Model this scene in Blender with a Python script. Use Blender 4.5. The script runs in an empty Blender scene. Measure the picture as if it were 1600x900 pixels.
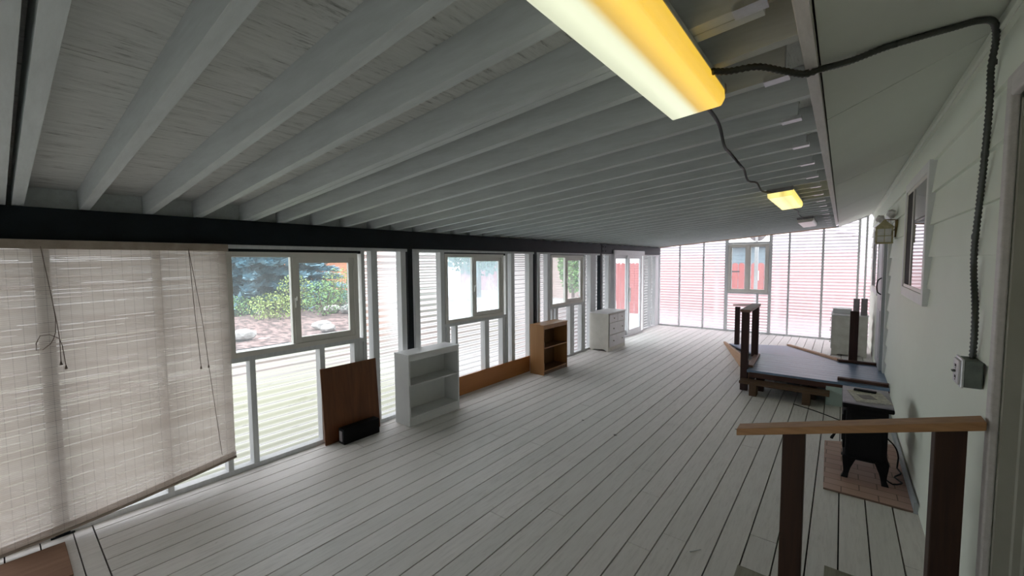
import bpy, bmesh, math, random
from mathutils import Vector, Matrix, Euler
C = bpy.context.scene
COL = C.collection
random.seed(7)
# ------------------------------------------------------------------ camera, sky, exposure
F_PX, YAW, PITCH, ROLL = 647.5, 0.6727, 0.0625, -0.0073
cd = bpy.data.cameras.new('camera'); cam = bpy.data.objects.new('camera', cd); COL.objects.link(cam)
cd.sensor_width = 36.0; cd.lens = 36.0 * F_PX / 1600.0; cd.clip_start = 0.02; cd.clip_end = 300
def cam_basis():
    fwd = Vector((-math.sin(YAW) * math.cos(PITCH), math.cos(YAW) * math.cos(PITCH), -math.sin(PITCH)))
    right = Vector((math.cos(YAW), math.sin(YAW), 0)); up = right.cross(fwd)
    r = math.cos(ROLL) * right + math.sin(ROLL) * up
    u = -math.sin(ROLL) * right + math.cos(ROLL) * up
    return r, u, fwd
r_, u_, f_ = cam_basis()
M = Matrix((r_, u_, -f_)).transposed().to_4x4(); M.translation = Vector((0, 0, 1.8))
cam.matrix_world = M
C.camera = cam
SKY = 1.35
w = bpy.data.worlds.new('overcast_sky'); C.world = w; w.use_nodes = True
nt = w.node_tree; bg = nt.nodes['Background']
tcw = nt.nodes.new('ShaderNodeTexCoord'); nz = nt.nodes.new('ShaderNodeTexNoise'); nz.inputs['Scale'].default_value = 1.6
crw = nt.nodes.new('ShaderNodeValToRGB')
crw.color_ramp.elements[0].position = .3; crw.color_ramp.elements[0].color = (.90, .94, 1.0, 1)
crw.color_ramp.elements[1].position = .7; crw.color_ramp.elements[1].color = (1.0, .99, .98, 1)
nt.links.new(tcw.outputs['Generated'], nz.inputs['Vector']); nt.links.new(nz.outputs['Fac'], crw.inputs['Fac'])
nt.links.new(crw.outputs['Color'], bg.inputs['Color'])
sxw = nt.nodes.new('ShaderNodeSeparateXYZ'); nt.links.new(tcw.outputs['Generated'], sxw.inputs[0])
mr = nt.nodes.new('ShaderNodeMapRange'); mr.inputs['From Min'].default_value = 0; mr.inputs['From Max'].default_value = 1
mr.inputs['To Min'].default_value = 1.0 * SKY; mr.inputs['To Max'].default_value = 3.0 * SKY     # overcast sky: zenith three times the horizon
nt.links.new(sxw.outputs[2], mr.inputs['Value']); nt.links.new(mr.outputs['Result'], bg.inputs['Strength'])
C.view_settings.view_transform = 'Standard'; C.view_settings.look = 'None'
C.view_settings.exposure = 1.08; C.view_settings.gamma = 1.0; C.view_settings.use_curve_mapping = False

# ------------------------------------------------------------------ materials
MATS = {}
def base_mat(name):
    m = bpy.data.materials.new(name); m.use_nodes = True
    return m, m.node_tree.nodes, m.node_tree.links, m.node_tree.nodes['Principled BSDF']
def mth(N, Lk, op, a, b=None, clamp=False):
    n = N.new('ShaderNodeMath'); n.operation = op; n.use_clamp = clamp
    for i, v in enumerate((a, b)):
        if v is None: continue
        if isinstance(v, (int, float)): n.inputs[i].default_value = v
        else: Lk.new(v, n.inputs[i])
    return n.outputs[0]
def mixc(N, Lk, fac, c1, c2):
    n = N.new('ShaderNodeMix'); n.data_type = 'RGBA'
    if isinstance(fac, (int, float)): n.inputs[0].default_value = fac
    else: Lk.new(fac, n.inputs[0])
    for i, c in ((6, c1), (7, c2)):
        if isinstance(c, tuple): n.inputs[i].default_value = c + (1,) if len(c) == 3 else c
        else: Lk.new(c, n.inputs[i])
    return n.outputs[2]
def ramp(N, Lk, src, stops):
    n = N.new('ShaderNodeValToRGB'); cr = n.color_ramp
    while len(cr.elements) < len(stops): cr.elements.new(.5)
    for e, (p, c) in zip(cr.elements, stops):
        e.position = p; e.color = c + (1,) if isinstance(c, tuple) else (c, c, c, 1)
    Lk.new(src, n.inputs['Fac']); return n.outputs['Color']
def noise(N, Lk, scale, detail=4, vec=None, stretch=None, rough=.6, coord='Object'):
    n = N.new('ShaderNodeTexNoise'); n.inputs['Scale'].default_value = scale
    n.inputs['Detail'].default_value = detail; n.inputs['Roughness'].default_value = rough
    if vec is None: vec = N.new('ShaderNodeTexCoord').outputs[coord]
    if stretch:
        mp = N.new('ShaderNodeMapping'); mp.inputs['Scale'].default_value = stretch
        Lk.new(vec, mp.inputs['Vector']); vec = mp.outputs['Vector']
    Lk.new(vec, n.inputs['Vector']); return n.outputs['Fac']
def bump(N, Lk, B, h, strength=.2, dist=.01):
    n = N.new('ShaderNodeBump'); n.inputs['Strength'].default_value = strength; n.inputs['Distance'].default_value = dist
    Lk.new(h, n.inputs['Height']); Lk.new(n.outputs['Normal'], B.inputs['Normal'])
def paint(name, col, dark=None, rough=.55, scale=9, stretch=None, amt=.35, bmp=.06):
    m, N, Lk, B = base_mat(name)
    if max(col) < .05: B.inputs['Specular IOR Level'].default_value = .15
    dark = dark or tuple(c * .82 for c in col)
    f = noise(N, Lk, scale, 6, stretch=stretch)
    c = ramp(N, Lk, f, [(.5 - amt / 2, dark), (.5 + amt / 2, col)])
    Lk.new(c, B.inputs['Base Color']); B.inputs['Roughness'].default_value = rough
    if bmp: bump(N, Lk, B, noise(N, Lk, scale * 12, 3, stretch=stretch), bmp, .004)
    MATS[name] = m; return m
def worn_paint(name, col, bare, stretch, scuff=.64, grainscale=14, rough=.6, dirt=None):
    """painted timber: brush grain, small bare spots"""
    m, N, Lk, B = base_mat(name)
    g = noise(N, Lk, grainscale, 8, stretch=stretch, rough=.75)
    c = ramp(N, Lk, g, [(.3, tuple(x * .84 for x in col)), (.6, col), (.8, tuple(min(1, x * 1.07) for x in col))])
    s = noise(N, Lk, grainscale * .8, 9, stretch=tuple(v * 1.6 for v in stretch), rough=.8)
    k = ramp(N, Lk, s, [(scuff, 0.), (scuff + .05, 1.)])
    c = mixc(N, Lk, k, c, bare)
    Lk.new(c, B.inputs['Base Color']); B.inputs['Roughness'].default_value = rough
    bump(N, Lk, B, g, .15, .003); MATS[name] = m; return m
def wood(name, c1, c2, axis='x', scale=6, rough=.5, knots=True):
    st = {'x': (.35, 6, 6), 'y': (6, .35, 6), 'z': (6, 6, .35)}[axis]
    m, N, Lk, B = base_mat(name)
    a = noise(N, Lk, scale, 8, stretch=st, rough=.65)
    b = noise(N, Lk, scale * .5, 3, stretch=tuple(s * 2.5 for s in st))
    f = mth(N, Lk, 'ADD', mth(N, Lk, 'MULTIPLY', a, .6), mth(N, Lk, 'MULTIPLY', b, .4))
    c = ramp(N, Lk, f, [(.34, c2), (.5, tuple((p + q_) / 2 for p, q_ in zip(c1, c2))), (.66, c1)])
    Lk.new(c, B.inputs['Base Color']); B.inputs['Roughness'].default_value = rough
    bump(N, Lk, B, a, .12, .003); MATS[name] = m; return m
def plain(name, col, rough=.5, metal=0., spec=None):
    return paint(name, col, tuple(c * .88 for c in col), rough, 20, amt=.5, bmp=0) if not metal else _metal(name, col, rough)
def _metal(name, col, rough):
    m, N, Lk, B = base_mat(name)
    c = ramp(N, Lk, noise(N, Lk, 30, 4), [(.3, tuple(x * .8 for x in col)), (.7, col)])
    Lk.new(c, B.inputs['Base Color']); B.inputs['Metallic'].default_value = 1; B.inputs['Roughness'].default_value = rough
    MATS[name] = m; return m

worn_paint('rafter_paint', (.57, .605, .605), (.14, .12, .11), (.35, 3, 3), .70, 7)
worn_paint('stud_paint', (.72, .74, .75), (.25, .23, .2), (3, 3, .4), .72, 8)
worn_paint('fascia_paint', (.66, .63, .61), (.3, .28, .26), (3, .5, 3), .70, 12)
paint('soffit_paint', (.74, .77, .70), (.70, .73, .66), .6, 2.2, amt=.5)
paint('siding_paint', (.85, .90, .79), (.81, .855, .745), .6, 1.8, amt=.5)
paint('trim_white', (.80, .81, .80), (.74, .75, .74), .5, 6)
paint('vinyl', (.78, .75, .70), (.72, .70, .66), .4, 5)
paint('vinyl_cool', (.76, .76, .77), (.7, .7, .72), .4, 5)
paint('beam_black', (.012, .019, .024), (.008, .012, .016), .42, 6)
paint('white_furniture', (.76, .77, .76), (.71, .72, .72), .45, 5)
paint('dresser_white', (.72, .70, .63), (.64, .62, .55), .55, 7)
paint('dresser_front', (.78, .77, .77), (.7, .69, .69), .5, 7)
paint('old_cabinet', (.66, .65, .59), (.54, .52, .45), .6, 9)
paint('green_board', (.44, .54, .50), (.36, .46, .43), .6, 6)
paint('black_iron', (.006, .006, .008), (.004, .004, .005), .6, 12)
paint('black_plastic', (.008, .008, .010), (.004, .004, .005), .55, 12)
paint('grey_top', (.36, .34, .40), (.26, .25, .30), .45, 12)
paint('cable_black', (.015, .017, .016), (.01, .01, .01), .5, 20)
paint('door_paint', (.30, .30, .25), (.26, .26, .22), .5, 6)
paint('jamb_paint', (.40, .40, .34), (.36, .36, .30), .5, 6)
paint('storm_door', (.45, .48, .49), (.40, .43, .45), .45, 6)
paint('paper', (.76, .74, .66), (.42, .41, .40), .7, 60, amt=.25)
paint('cream_enamel', (.50, .46, .29), (.32, .28, .14), .4, 18)
paint('frosted', (.86, .86, .90), (.72, .72, .76), .3, 20)
paint('crumple_white', (.70, .68, .66), (.52, .50, .50), .7, 20)
paint('grey_block', (.30, .28, .29), (.23, .21, .22), .7, 20)
paint('outlet_white', (.72, .70, .72), (.64, .62, .64), .4, 14)
paint('box_steel', (.16, .19, .17), (.10, .12, .11), .5, 20)
paint('baseboard_grey', (.34, .37, .38), (.27, .29, .30), .6, 8)
paint('gutter_white', (.60, .62, .66), (.52, .54, .58), .5, 8)
wood('rail_wood', (.52, .29, .13), (.34, .17, .07), 'x', 6, .5)
wood('rail_wood_y', (.26, .15, .11), (.15, .08, .055), 'y', 6, .5)
wood('post_wood', (.055, .023, .011), (.023, .009, .005), 'z', 7, .7)
wood('red_wood', (.045, .012, .008), (.020, .005, .004), 'z', 7, .65)
wood('bench_wood', (.115, .062, .028), (.06, .03, .014), 'x', 6, .6)
wood('rim_wood', (.085, .030, .018), (.04, .014, .009), 'x', 6, .6)
wood('pale_plank', (.50, .29, .16), (.34, .18, .09), 'y', 5, .6)
wood('panel_brown', (.195, .068, .022), (.105, .032, .010), 'z', 4, .4)
wood('shelf_orange', (.42, .215, .085), (.35, .17, .06), 'z', 2.5, .45)
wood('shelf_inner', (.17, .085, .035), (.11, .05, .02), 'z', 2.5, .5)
wood('board_orange', (.50, .20, .055), (.40, .15, .04), 'y', 3, .5)
wood('mat_brown', (.30, .175, .115), (.22, .12, .075), 'y', 5, .9)
wood('weathered', (.38, .37, .31), (.25, .24, .19), 'y', 6, .8)
_metal('chrome', (.6, .6, .6), .3); _metal('conduit_metal', (.10, .105, .10), .45); _metal('galv', (.72, .74, .76), .4)
_metal('brass_dark', (.22, .17, .08), .45)
paint('mulch', (.18, .115, .105), (.05, .03, .027), 1, 3.2, stretch=(1, 2.2, 1), amt=.16, bmp=.5)
paint('lawn', (.25, .26, .16), (.15, .16, .10), 1, 6, amt=.5, bmp=.4)
paint('concrete', (.36, .36, .355), (.29, .29, .285), .9, 3, amt=.5)
paint('fence_red', (.36, .07, .06), (.28, .05, .045), .7, 5, stretch=(3, 3, .4))
paint('reflection_beige', (.46, .36, .33), (.38, .30, .27), .8, 3)
paint('fence_hazed', (.40, .15, .16), (.32, .11, .12), .7, 5)  # fence red paled to imitate haze and the reflection in the glass
paint('spruce_blue', (.30, .47, .54), (.15, .27, .34), .9, 3, amt=.4, bmp=0)
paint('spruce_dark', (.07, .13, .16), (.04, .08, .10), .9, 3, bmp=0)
paint('leaf_lime', (.28, .34, .09), (.13, .19, .06), .8, 5, bmp=0)
paint('leaf_green', (.15, .27, .09), (.08, .16, .05), .8, 5, bmp=0)
paint('leaf_deep', (.08, .19, .12), (.04, .10, .07), .8, 5, bmp=0)
paint('bark', (.14, .10, .08), (.07, .05, .04), .9, 10)
paint('rock_pale', (.34, .32, .31), (.20, .19, .18), .9, 6, bmp=.3)
paint('house_teal', (.14, .19, .22), (.12, .16, .19), .8, 3)
paint('house_orange', (.62, .27, .15), (.50, .21, .12), .8, 3)
paint('roof_grey', (.16, .17, .19), (.11, .12, .13), .9, 6)
paint('house_pale', (.62, .66, .74), (.56, .60, .68), .8, 3)

# plywood deck: streaky weathered paint, grain along Y
m, N, Lk, B = base_mat('roof_deck_paint')
g = noise(N, Lk, 14, 9, stretch=(3.2, .38, 1), rough=.78)
c = ramp(N, Lk, g, [(.34, (.22, .22, .21)), (.44, (.60, .61, .59)), (.6, (.69, .70, .68))])
Lk.new(c, B.inputs['Base Color']); B.inputs['Roughness'].default_value = .7; bump(N, Lk, B, g, .3, .004)
MATS['roof_deck_paint'] = m

# floor boards: each board its own tint, grain along Y, scuffs and bare spots
m, N, Lk, B = base_mat('floor_paint')
geo = N.new('ShaderNodeTexCoord').outputs['Object']
sp = N.new('ShaderNodeSeparateXYZ'); Lk.new(geo, sp.inputs[0])
idx = mth(N, Lk, 'FLOOR', mth(N, Lk, 'DIVIDE', mth(N, Lk, 'SUBTRACT', sp.outputs[0], .042), .152))
wn = N.new('ShaderNodeTexWhiteNoise'); wn.noise_dimensions = '1D'; Lk.new(idx, wn.inputs['W'])
g = noise(N, Lk, 9, 9, vec=geo, stretch=(5, .5, 1), rough=.75)
c = ramp(N, Lk, g, [(.28, (.56, .535, .505)), (.5, (.73, .70, .67)), (.72, (.79, .765, .735))])
tint = ramp(N, Lk, wn.outputs['Value'], [(0., (.90, .91, .90)), (1., (1.04, 1.03, 1.03))])
mx = N.new('ShaderNodeMix'); mx.data_type = 'RGBA'; mx.blend_type = 'MULTIPLY'; mx.inputs[0].default_value = 1
Lk.new(c, mx.inputs[6]); Lk.new(tint, mx.inputs[7]); c = mx.outputs[2]
big = ramp(N, Lk, noise(N, Lk, .9, 5, vec=geo), [(.42, 0.), (.62, .55)])
c = mixc(N, Lk, big, c, (.69, .66, .63))
sc = ramp(N, Lk, noise(N, Lk, 11, 9, vec=geo, stretch=(2.2, .8, 1), rough=.85), [(.615, 0.), (.68, .75)])
c = mixc(N, Lk, sc, c, (.24, .225, .20))
kn = N.new('ShaderNodeTexVoronoi'); kn.inputs['Scale'].default_value = 1.9; Lk.new(geo, kn.inputs['Vector'])
kk = ramp(N, Lk, kn.outputs['Distance'], [(.022, 1.), (.045, 0.)])
c = mixc(N, Lk, kk, c, (.13, .11, .10))
Lk.new(c, B.inputs['Base Color'])
Lk.new(ramp(N, Lk, g, [(.3, .62), (.7, .46)]), B.inputs['Roughness']); bump(N, Lk, B, g, .2, .003)
MATS['floor_paint'] = m
plain('under_floor', (.012, .012, .012), .9)

# translucent corrugated fibreglass
def fibreglass(name, col, clear=.30, dirt=(.5, .5, .48), thru=(.7, .7, .7)):
    m = bpy.data.materials.new(name); m.use_nodes = True; N = m.node_tree.nodes; Lk = m.node_tree.links
    N.clear(); out = N.new('ShaderNodeOutputMaterial')
    tl = N.new('ShaderNodeBsdfTranslucent'); tp = N.new('ShaderNodeBsdfRefraction'); tp.inputs['Roughness'].default_value = .28; tp.inputs['IOR'].default_value = 1.18; df = N.new('ShaderNodeBsdfDiffuse'); gl = N.new('ShaderNodeBsdfGlossy')
    gl.inputs['Roughness'].default_value = .25
    s = noise(N, Lk, 2.5, 8, stretch=(1, 1, 6), rough=.8)
    cc = ramp(N, Lk, s, [(.33, dirt), (.42, col)])
    Lk.new(cc, tl.inputs['Color']); Lk.new(cc, df.inputs['Color'])
    tp.inputs['Color'].default_value = thru + (1,)
    a = N.new('ShaderNodeMixShader'); a.inputs[0].default_value = .15; Lk.new(tl.outputs[0], a.inputs[1]); Lk.new(df.outputs[0], a.inputs[2])
    b = N.new('ShaderNodeMixShader'); b.inputs[0].default_value = clear; Lk.new(a.outputs[0], b.inputs[1]); Lk.new(tp.outputs[0], b.inputs[2])
    d = N.new('ShaderNodeMixShader'); d.inputs[0].default_value = .04; Lk.new(b.outputs[0], d.inputs[1]); Lk.new(gl.outputs[0], d.inputs[2])
    Lk.new(d.outputs[0], out.inputs['Surface']); MATS[name] = m
fibreglass('fibreglass', (.56, .56, .57), .5, (.30, .30, .29), (.76, .75, .77))
fibreglass('fibreglass_end', (.70, .665, .71), .47, (.58, .55, .58), (.72, .69, .745))

def glass(name, tint=(.93, .96, .97), haze=.0, hazecol=(.8, .85, .9), f0=.08):
    m = bpy.data.materials.new(name); m.use_nodes = True; N = m.node_tree.nodes; Lk = m.node_tree.links
    N.clear(); out = N.new('ShaderNodeOutputMaterial')
    tp = N.new('ShaderNodeBsdfTransparent'); tp.inputs['Color'].default_value = tint + (1,)
    gl = N.new('ShaderNodeBsdfGlossy'); gl.inputs['Roughness'].default_value = .01
    fr = N.new('ShaderNodeFresnel'); fr.inputs['IOR'].default_value = 1.5
    gm = N.new('ShaderNodeNewGeometry'); ff = mth(N, Lk, 'MULTIPLY', fr.outputs[0], mth(N, Lk, 'SUBTRACT', 1., gm.outputs['Backfacing']))
    b = N.new('ShaderNodeMixShader'); Lk.new(ff, b.inputs[0]); Lk.new(tp.outputs[0], b.inputs[1]); Lk.new(gl.outputs[0], b.inputs[2])
    last = b.outputs[0]
    if haze:
        tl = N.new('ShaderNodeBsdfTranslucent'); tl.inputs['Color'].default_value = hazecol + (1,)
        h = N.new('ShaderNodeMixShader')
        hz = ramp(N, Lk, noise(N, Lk, 2.2, 4, stretch=(1, 2, .8)), [(.3, haze * .7), (.7, min(1, haze * 1.3))])
        Lk.new(hz, h.inputs[0])
        Lk.new(last, h.inputs[1]); Lk.new(tl.outputs[0], h.inputs[2]); last = h.outputs[0]
    Lk.new(last, out.inputs['Surface']); MATS[name] = m
glass('glass_clear', haze=.05); glass('glass_hazy', haze=.28, hazecol=(.75, .88, .98)); glass('glass_door', (.9, .93, .94), .06)
m, N, Lk, B = base_mat('dark_pane'); B.inputs['Base Color'].default_value = (.03, .032, .035, 1)
B.inputs['Roughness'].default_value = .02; B.inputs['IOR'].default_value = 1.8; MATS['dark_pane'] = m
paint('insect_screen', (.045, .045, .045), (.03, .03, .03), .8, 200)

# matchstick blind: fine slats, thread lines, slits of light
m = bpy.data.materials.new('blind_weave'); m.use_nodes = True; N = m.node_tree.nodes; Lk = m.node_tree.links
N.clear(); out = N.new('ShaderNodeOutputMaterial')
geo = N.new('ShaderNodeTexCoord').outputs['Object']; sp = N.new('ShaderNodeSeparateXYZ'); Lk.new(geo, sp.inputs[0])
Y, Z = sp.outputs[1], sp.outputs[2]
zz = mth(N, Lk, 'ADD', Z, mth(N, Lk, 'MULTIPLY', Y, -.035))
sl = mth(N, Lk, 'SINE', mth(N, Lk, 'MULTIPLY', zz, 520.))
fr = mth(N, Lk, 'FRACT', mth(N, Lk, 'DIVIDE', Y, .052)); th = mth(N, Lk, 'LESS_THAN', fr, .07)
row = mth(N, Lk, 'FLOOR', mth(N, Lk, 'DIVIDE', zz, .0121))
rown = N.new('ShaderNodeTexWhiteNoise'); rown.noise_dimensions = '1D'; Lk.new(row, rown.inputs['W'])
slit = mth(N, Lk, 'MULTIPLY', mth(N, Lk, 'GREATER_THAN', rown.outputs['Value'], .62), mth(N, Lk, 'GREATER_THAN', noise(N, Lk, 5, 4, vec=geo, stretch=(1, 1, 9)), .45))
slit = mth(N, Lk, 'MULTIPLY', slit, mth(N, Lk, 'GREATER_THAN', sl, .88))
bandn = noise(N, Lk, 1.5, 6, vec=geo, stretch=(1, .6, 7))
c = ramp(N, Lk, bandn, [(.35, (.56, .49, .44)), (.6, (.70, .64, .59))])
c2 = mixc(N, Lk, mth(N, Lk, 'MULTIPLY', mth(N, Lk, 'ADD', sl, 1.), .15), c, (.40, .34, .29))
c3 = mixc(N, Lk, mth(N, Lk, 'MULTIPLY', th, .35), c2, (.26, .22, .20))
tl = N.new('ShaderNodeBsdfTranslucent'); df = N.new('ShaderNodeBsdfDiffuse'); tp = N.new('ShaderNodeBsdfTransparent')
Lk.new(c3, tl.inputs['Color']); Lk.new(c3, df.inputs['Color'])
a = N.new('ShaderNodeMixShader'); a.inputs[0].default_value = .52; Lk.new(tl.outputs[0], a.inputs[1]); Lk.new(df.outputs[0], a.inputs[2])
b = N.new('ShaderNodeMixShader'); Lk.new(mth(N, Lk, 'ADD', mth(N, Lk, 'MULTIPLY', slit, .55), .03), b.inputs[0]); Lk.new(a.outputs[0], b.inputs[1]); Lk.new(tp.outputs[0], b.inputs[2])
Lk.new(b.outputs[0], out.inputs['Surface']); MATS['blind_weave'] = m
paint('blind_wood', (.40, .33, .27), (.30, .24, .19), .6, 12)
paint('cord_tan', (.20, .15, .12), (.14, .10, .08), .8, 20)

# lamp diffusers: one warm tube and one cool tube side by side
def lens(name, strength, warm, cool, half=.12):
    m = bpy.data.materials.new(name); m.use_nodes = True; N = m.node_tree.nodes; Lk = m.node_tree.links
    B = N['Principled BSDF']; tc = N.new('ShaderNodeTexCoord').outputs['Object']; s = N.new('ShaderNodeSeparateXYZ'); Lk.new(tc, s.inputs[0])
    t = mth(N, Lk, 'ADD', mth(N, Lk, 'DIVIDE', s.outputs[0], half * 2), .5)
    c = ramp(N, Lk, t, [(0., tuple(x * .62 for x in cool)), (.28, cool), (.42, tuple(x * .95 for x in cool)), (.56, tuple(x * .62 for x in warm)), (.78, warm), (1., tuple(x * .75 for x in warm))])
    B.inputs['Base Color'].default_value = (.7, .7, .62, 1); B.inputs['Roughness'].default_value = .3
    Lk.new(c, B.inputs['Emission Color']); B.inputs['Emission Strength'].default_value = strength; MATS[name] = m
lens('lens_two_tone', .50, (1.0, .60, .03), (.80, .84, .60), .11)
lens('lens_yellow', .56, (1.0, .78, .16), (1.0, .84, .26))
paint('lens_off', (.70, .66, .60), (.64, .60, .55), .3, 10, bmp=0)

# slate/tile hearth mat
m, N, Lk, B = base_mat('hearth_tile')
br = N.new('ShaderNodeTexBrick'); br.inputs['Scale'].default_value = 1; br.offset = .5
br.inputs['Brick Width'].default_value = .22; br.inputs['Row Height'].default_value = .105; br.inputs['Mortar Size'].default_value = .004
br.inputs['Color1'].default_value = (.50, .32, .26, 1); br.inputs['Color2'].default_value = (.41, .24, .19, 1); br.inputs['Mortar'].default_value = (.12, .07, .055, 1)
Lk.new(N.new('ShaderNodeTexCoord').outputs['Object'], br.inputs['Vector'])
c = mixc(N, Lk, mth(N, Lk, 'MULTIPLY', noise(N, Lk, 14, 6), .5), br.outputs['Color'], (.40, .27, .19))
Lk.new(c, B.inputs['Base Color']); B.inputs['Roughness'].default_value = .6; MATS['hearth_tile'] = m
# blue deck paint, worn to pale
m, N, Lk, B = base_mat('blue_paint')
tc = N.new('ShaderNodeTexCoord').outputs['Object']
g = noise(N, Lk, 8, 8, vec=tc, stretch=(.5, 5, 1), rough=.75)
c = ramp(N, Lk, g, [(.3, (.085, .12, .19)), (.55, (.18, .27, .40)), (.75, (.26, .34, .47))])
Lk.new(c, B.inputs['Base Color']); B.inputs['Roughness'].default_value = .38; bump(N, Lk, B, g, .3, .004); MATS['blue_paint'] = m
paint('blue_paint_pale', (.30, .34, .45), (.19, .25, .37), .45, 5, stretch=(.5, 4, 1), amt=.5)

# ------------------------------------------------------------------ mesh helpers
class MB:
    def __init__(s): s.v = []; s.f = []
    def add(s, vs, fs):
        o = len(s.v); s.v += [tuple(p) for p in vs]; s.f += [tuple(i + o for i in f) for f in fs]; return s
    def box(s, a, b, R=None):
        x0, y0, z0 = a; x1, y1, z1 = b
        vs = [Vector(p) for p in ((x0,y0,z0),(x1,y0,z0),(x1,y1,z0),(x0,y1,z0),(x0,y0,z1),(x1,y0,z1),(x1,y1,z1),(x0,y1,z1))]
        if R is not None: vs = [R @ p for p in vs]
        return s.add(vs, [(3,2,1,0),(4,5,6,7),(0,1,5,4),(1,2,6,5),(2,3,7,6),(3,0,4,7)])
    def hexa(s, bot, top):
        return s.add(list(bot) + list(top), [(3,2,1,0),(4,5,6,7),(0,1,5,4),(1,2,6,5),(2,3,7,6),(3,0,4,7)])
    def beam(s, p, q, w, h, up=(0, 0, 1)):
        """bar from p to q: width w sideways, height h along up, p/q on its bottom centre line"""
        p, q, up = Vector(p), Vector(q), Vector(up); d = (q - p).normalized(); sd = d.cross(up).normalized() * (w / 2)
        u2 = Vector(up) * h
        return s.add([p - sd, p + sd, q + sd, q - sd, p - sd + u2, p + sd + u2, q + sd + u2, q - sd + u2],
                     [(0,1,2,3),(7,6,5,4),(4,5,1,0),(5,6,2,1),(6,7,3,2),(7,4,0,3)])
    def prism(s, prof, ax, a, b):
        """closed 2-D profile extruded along axis ax from a to b"""
        def P(u, v, t): return {0: (t, u, v), 1: (u, t, v), 2: (u, v, t)}[ax]
        n = len(prof); vs = [P(u, v, a) for u, v in prof] + [P(u, v, b) for u, v in prof]
        fs = [tuple(range(n))[::-1], tuple(range(n, 2 * n))] + [(i, (i + 1) % n, n + (i + 1) % n, n + i) for i in range(n)]
        return s.add(vs, fs)
    def tube(s, pts, r, n=8, rib=0):
        pts = [Vector(p) for p in pts]; o = len(s.v); k = len(pts); prev = None
        for i, p in enumerate(pts):
            t = (pts[min(i + 1, k - 1)] - pts[max(i - 1, 0)]).normalized()
            if prev is None: a = t.orthogonal().normalized()
            else: a = (prev - t * prev.dot(t)).normalized()
            prev = a; b = t.cross(a)
            rr = (r[i] if isinstance(r, list) else r) * (1 + (rib if i % 2 else 0))
            for j in range(n):
                an = 2 * math.pi * j / n; s.v.append(tuple(p + a * math.cos(an) * rr + b * math.sin(an) * rr))
        for i in range(k - 1):
            for j in range(n):
                s.f.append((o + i*n + j, o + i*n + (j+1) % n, o + (i+1)*n + (j+1) % n, o + (i+1)*n + j))
        s.f.append(tuple(o + j for j in range(n))[::-1]); s.f.append(tuple(o + (k-1)*n + j for j in range(n)))
        return s
    def ico(s, c, r, sub=2, jit=0, sc=(1, 1, 1)):
        bm = bmesh.new(); bmesh.ops.create_icosphere(bm, subdivisions=sub, radius=1)
        vs = [Vector((v.co.x * sc[0], v.co.y * sc[1], v.co.z * sc[2])) * r * (1 + random.uniform(-jit, jit)) + Vector(c) for v in bm.verts]
        fs = [tuple(v.index for v in f.verts) for f in bm.faces]; bm.free(); return s.add(vs, fs)
def smooth_path(ctrl, step=.03):
    P = [Vector(p) for p in ctrl]; P = [P[0] * 2 - P[1]] + P + [P[-1] * 2 - P[-2]]; out = []
    for i in range(1, len(P) - 2):
        n = max(2, int((P[i+1] - P[i]).length / step))
        for k in range(n):
            t = k / n; a, b, c, d = P[i-1], P[i], P[i+1], P[i+2]
            out.append(.5 * ((2*b) + (-a + c)*t + (2*a - 5*b + 4*c - d)*t*t + (-a + 3*b - 3*c + d)*t**3))
    out.append(P[-2]); return out
def link_mesh(name, mb, mat, parent=None, bevel=0, smooth=False, shift=None):
    me = bpy.data.meshes.new(name)
    vs = mb.v if shift is None else [(x - shift[0], y - shift[1], z - shift[2]) for x, y, z in mb.v]
    me.from_pydata(vs, [], mb.f); me.validate(); me.update()
    bm = bmesh.new(); bm.from_mesh(me); bmesh.ops.recalc_face_normals(bm, faces=bm.faces); bm.to_mesh(me); bm.free()
    o = bpy.data.objects.new(name, me); COL.objects.link(o)
    mats = mat if isinstance(mat, (list, tuple)) else [mat]
    for mm in mats: me.materials.append(MATS[mm])
    if smooth:
        for p in me.polygons: p.use_smooth = True
    if bevel:
        b = o.modifiers.new('bevel', 'BEVEL'); b.width = bevel; b.segments = 2; b.limit_method = 'ANGLE'
    if parent is not None:
        o.parent = parent
        pl = Vector(parent.get('_o', (0, 0, 0)))
        if shift is None: o.matrix_parent_inverse = Matrix.Translation(-pl)
        else: o.location = Vector(shift) - pl
    elif shift is not None: o.location = shift
    return o
def tag(o, label, cat=None, group=None, kind=None):
    o['label'] = label
    if cat: o['category'] = cat
    if group: o['group'] = group
    if kind: o['kind'] = kind
    return o
def thing(name, label, cat, loc, group=None, kind=None):
    o = bpy.data.objects.new(name, None); o.empty_display_size = .1; COL.objects.link(o); o.location = loc
    o['_o'] = tuple(float(v) for v in loc)
    return tag(o, label, cat, group, kind)
def solo(name, mb, mat, label, cat, origin, group=None, **kw):
    return tag(link_mesh(name, mb, mat, shift=origin, **kw), label, cat, group)
def struct(name, mb, mat, label, **kw):
    o = link_mesh(name, mb, mat, **kw); o['kind'] = 'structure'; o['label'] = label; o['category'] = name.split('_')[0]; return o
def struct_empty(name, label, loc=(0, 0, 0)):
    return thing(name, label, name.split('_')[0], loc, kind='structure')

XL, XR, YE = -4.01, 0.497, 11.66
def zraf(x): return 2.17 + .09 * (x + 4.01)

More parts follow.
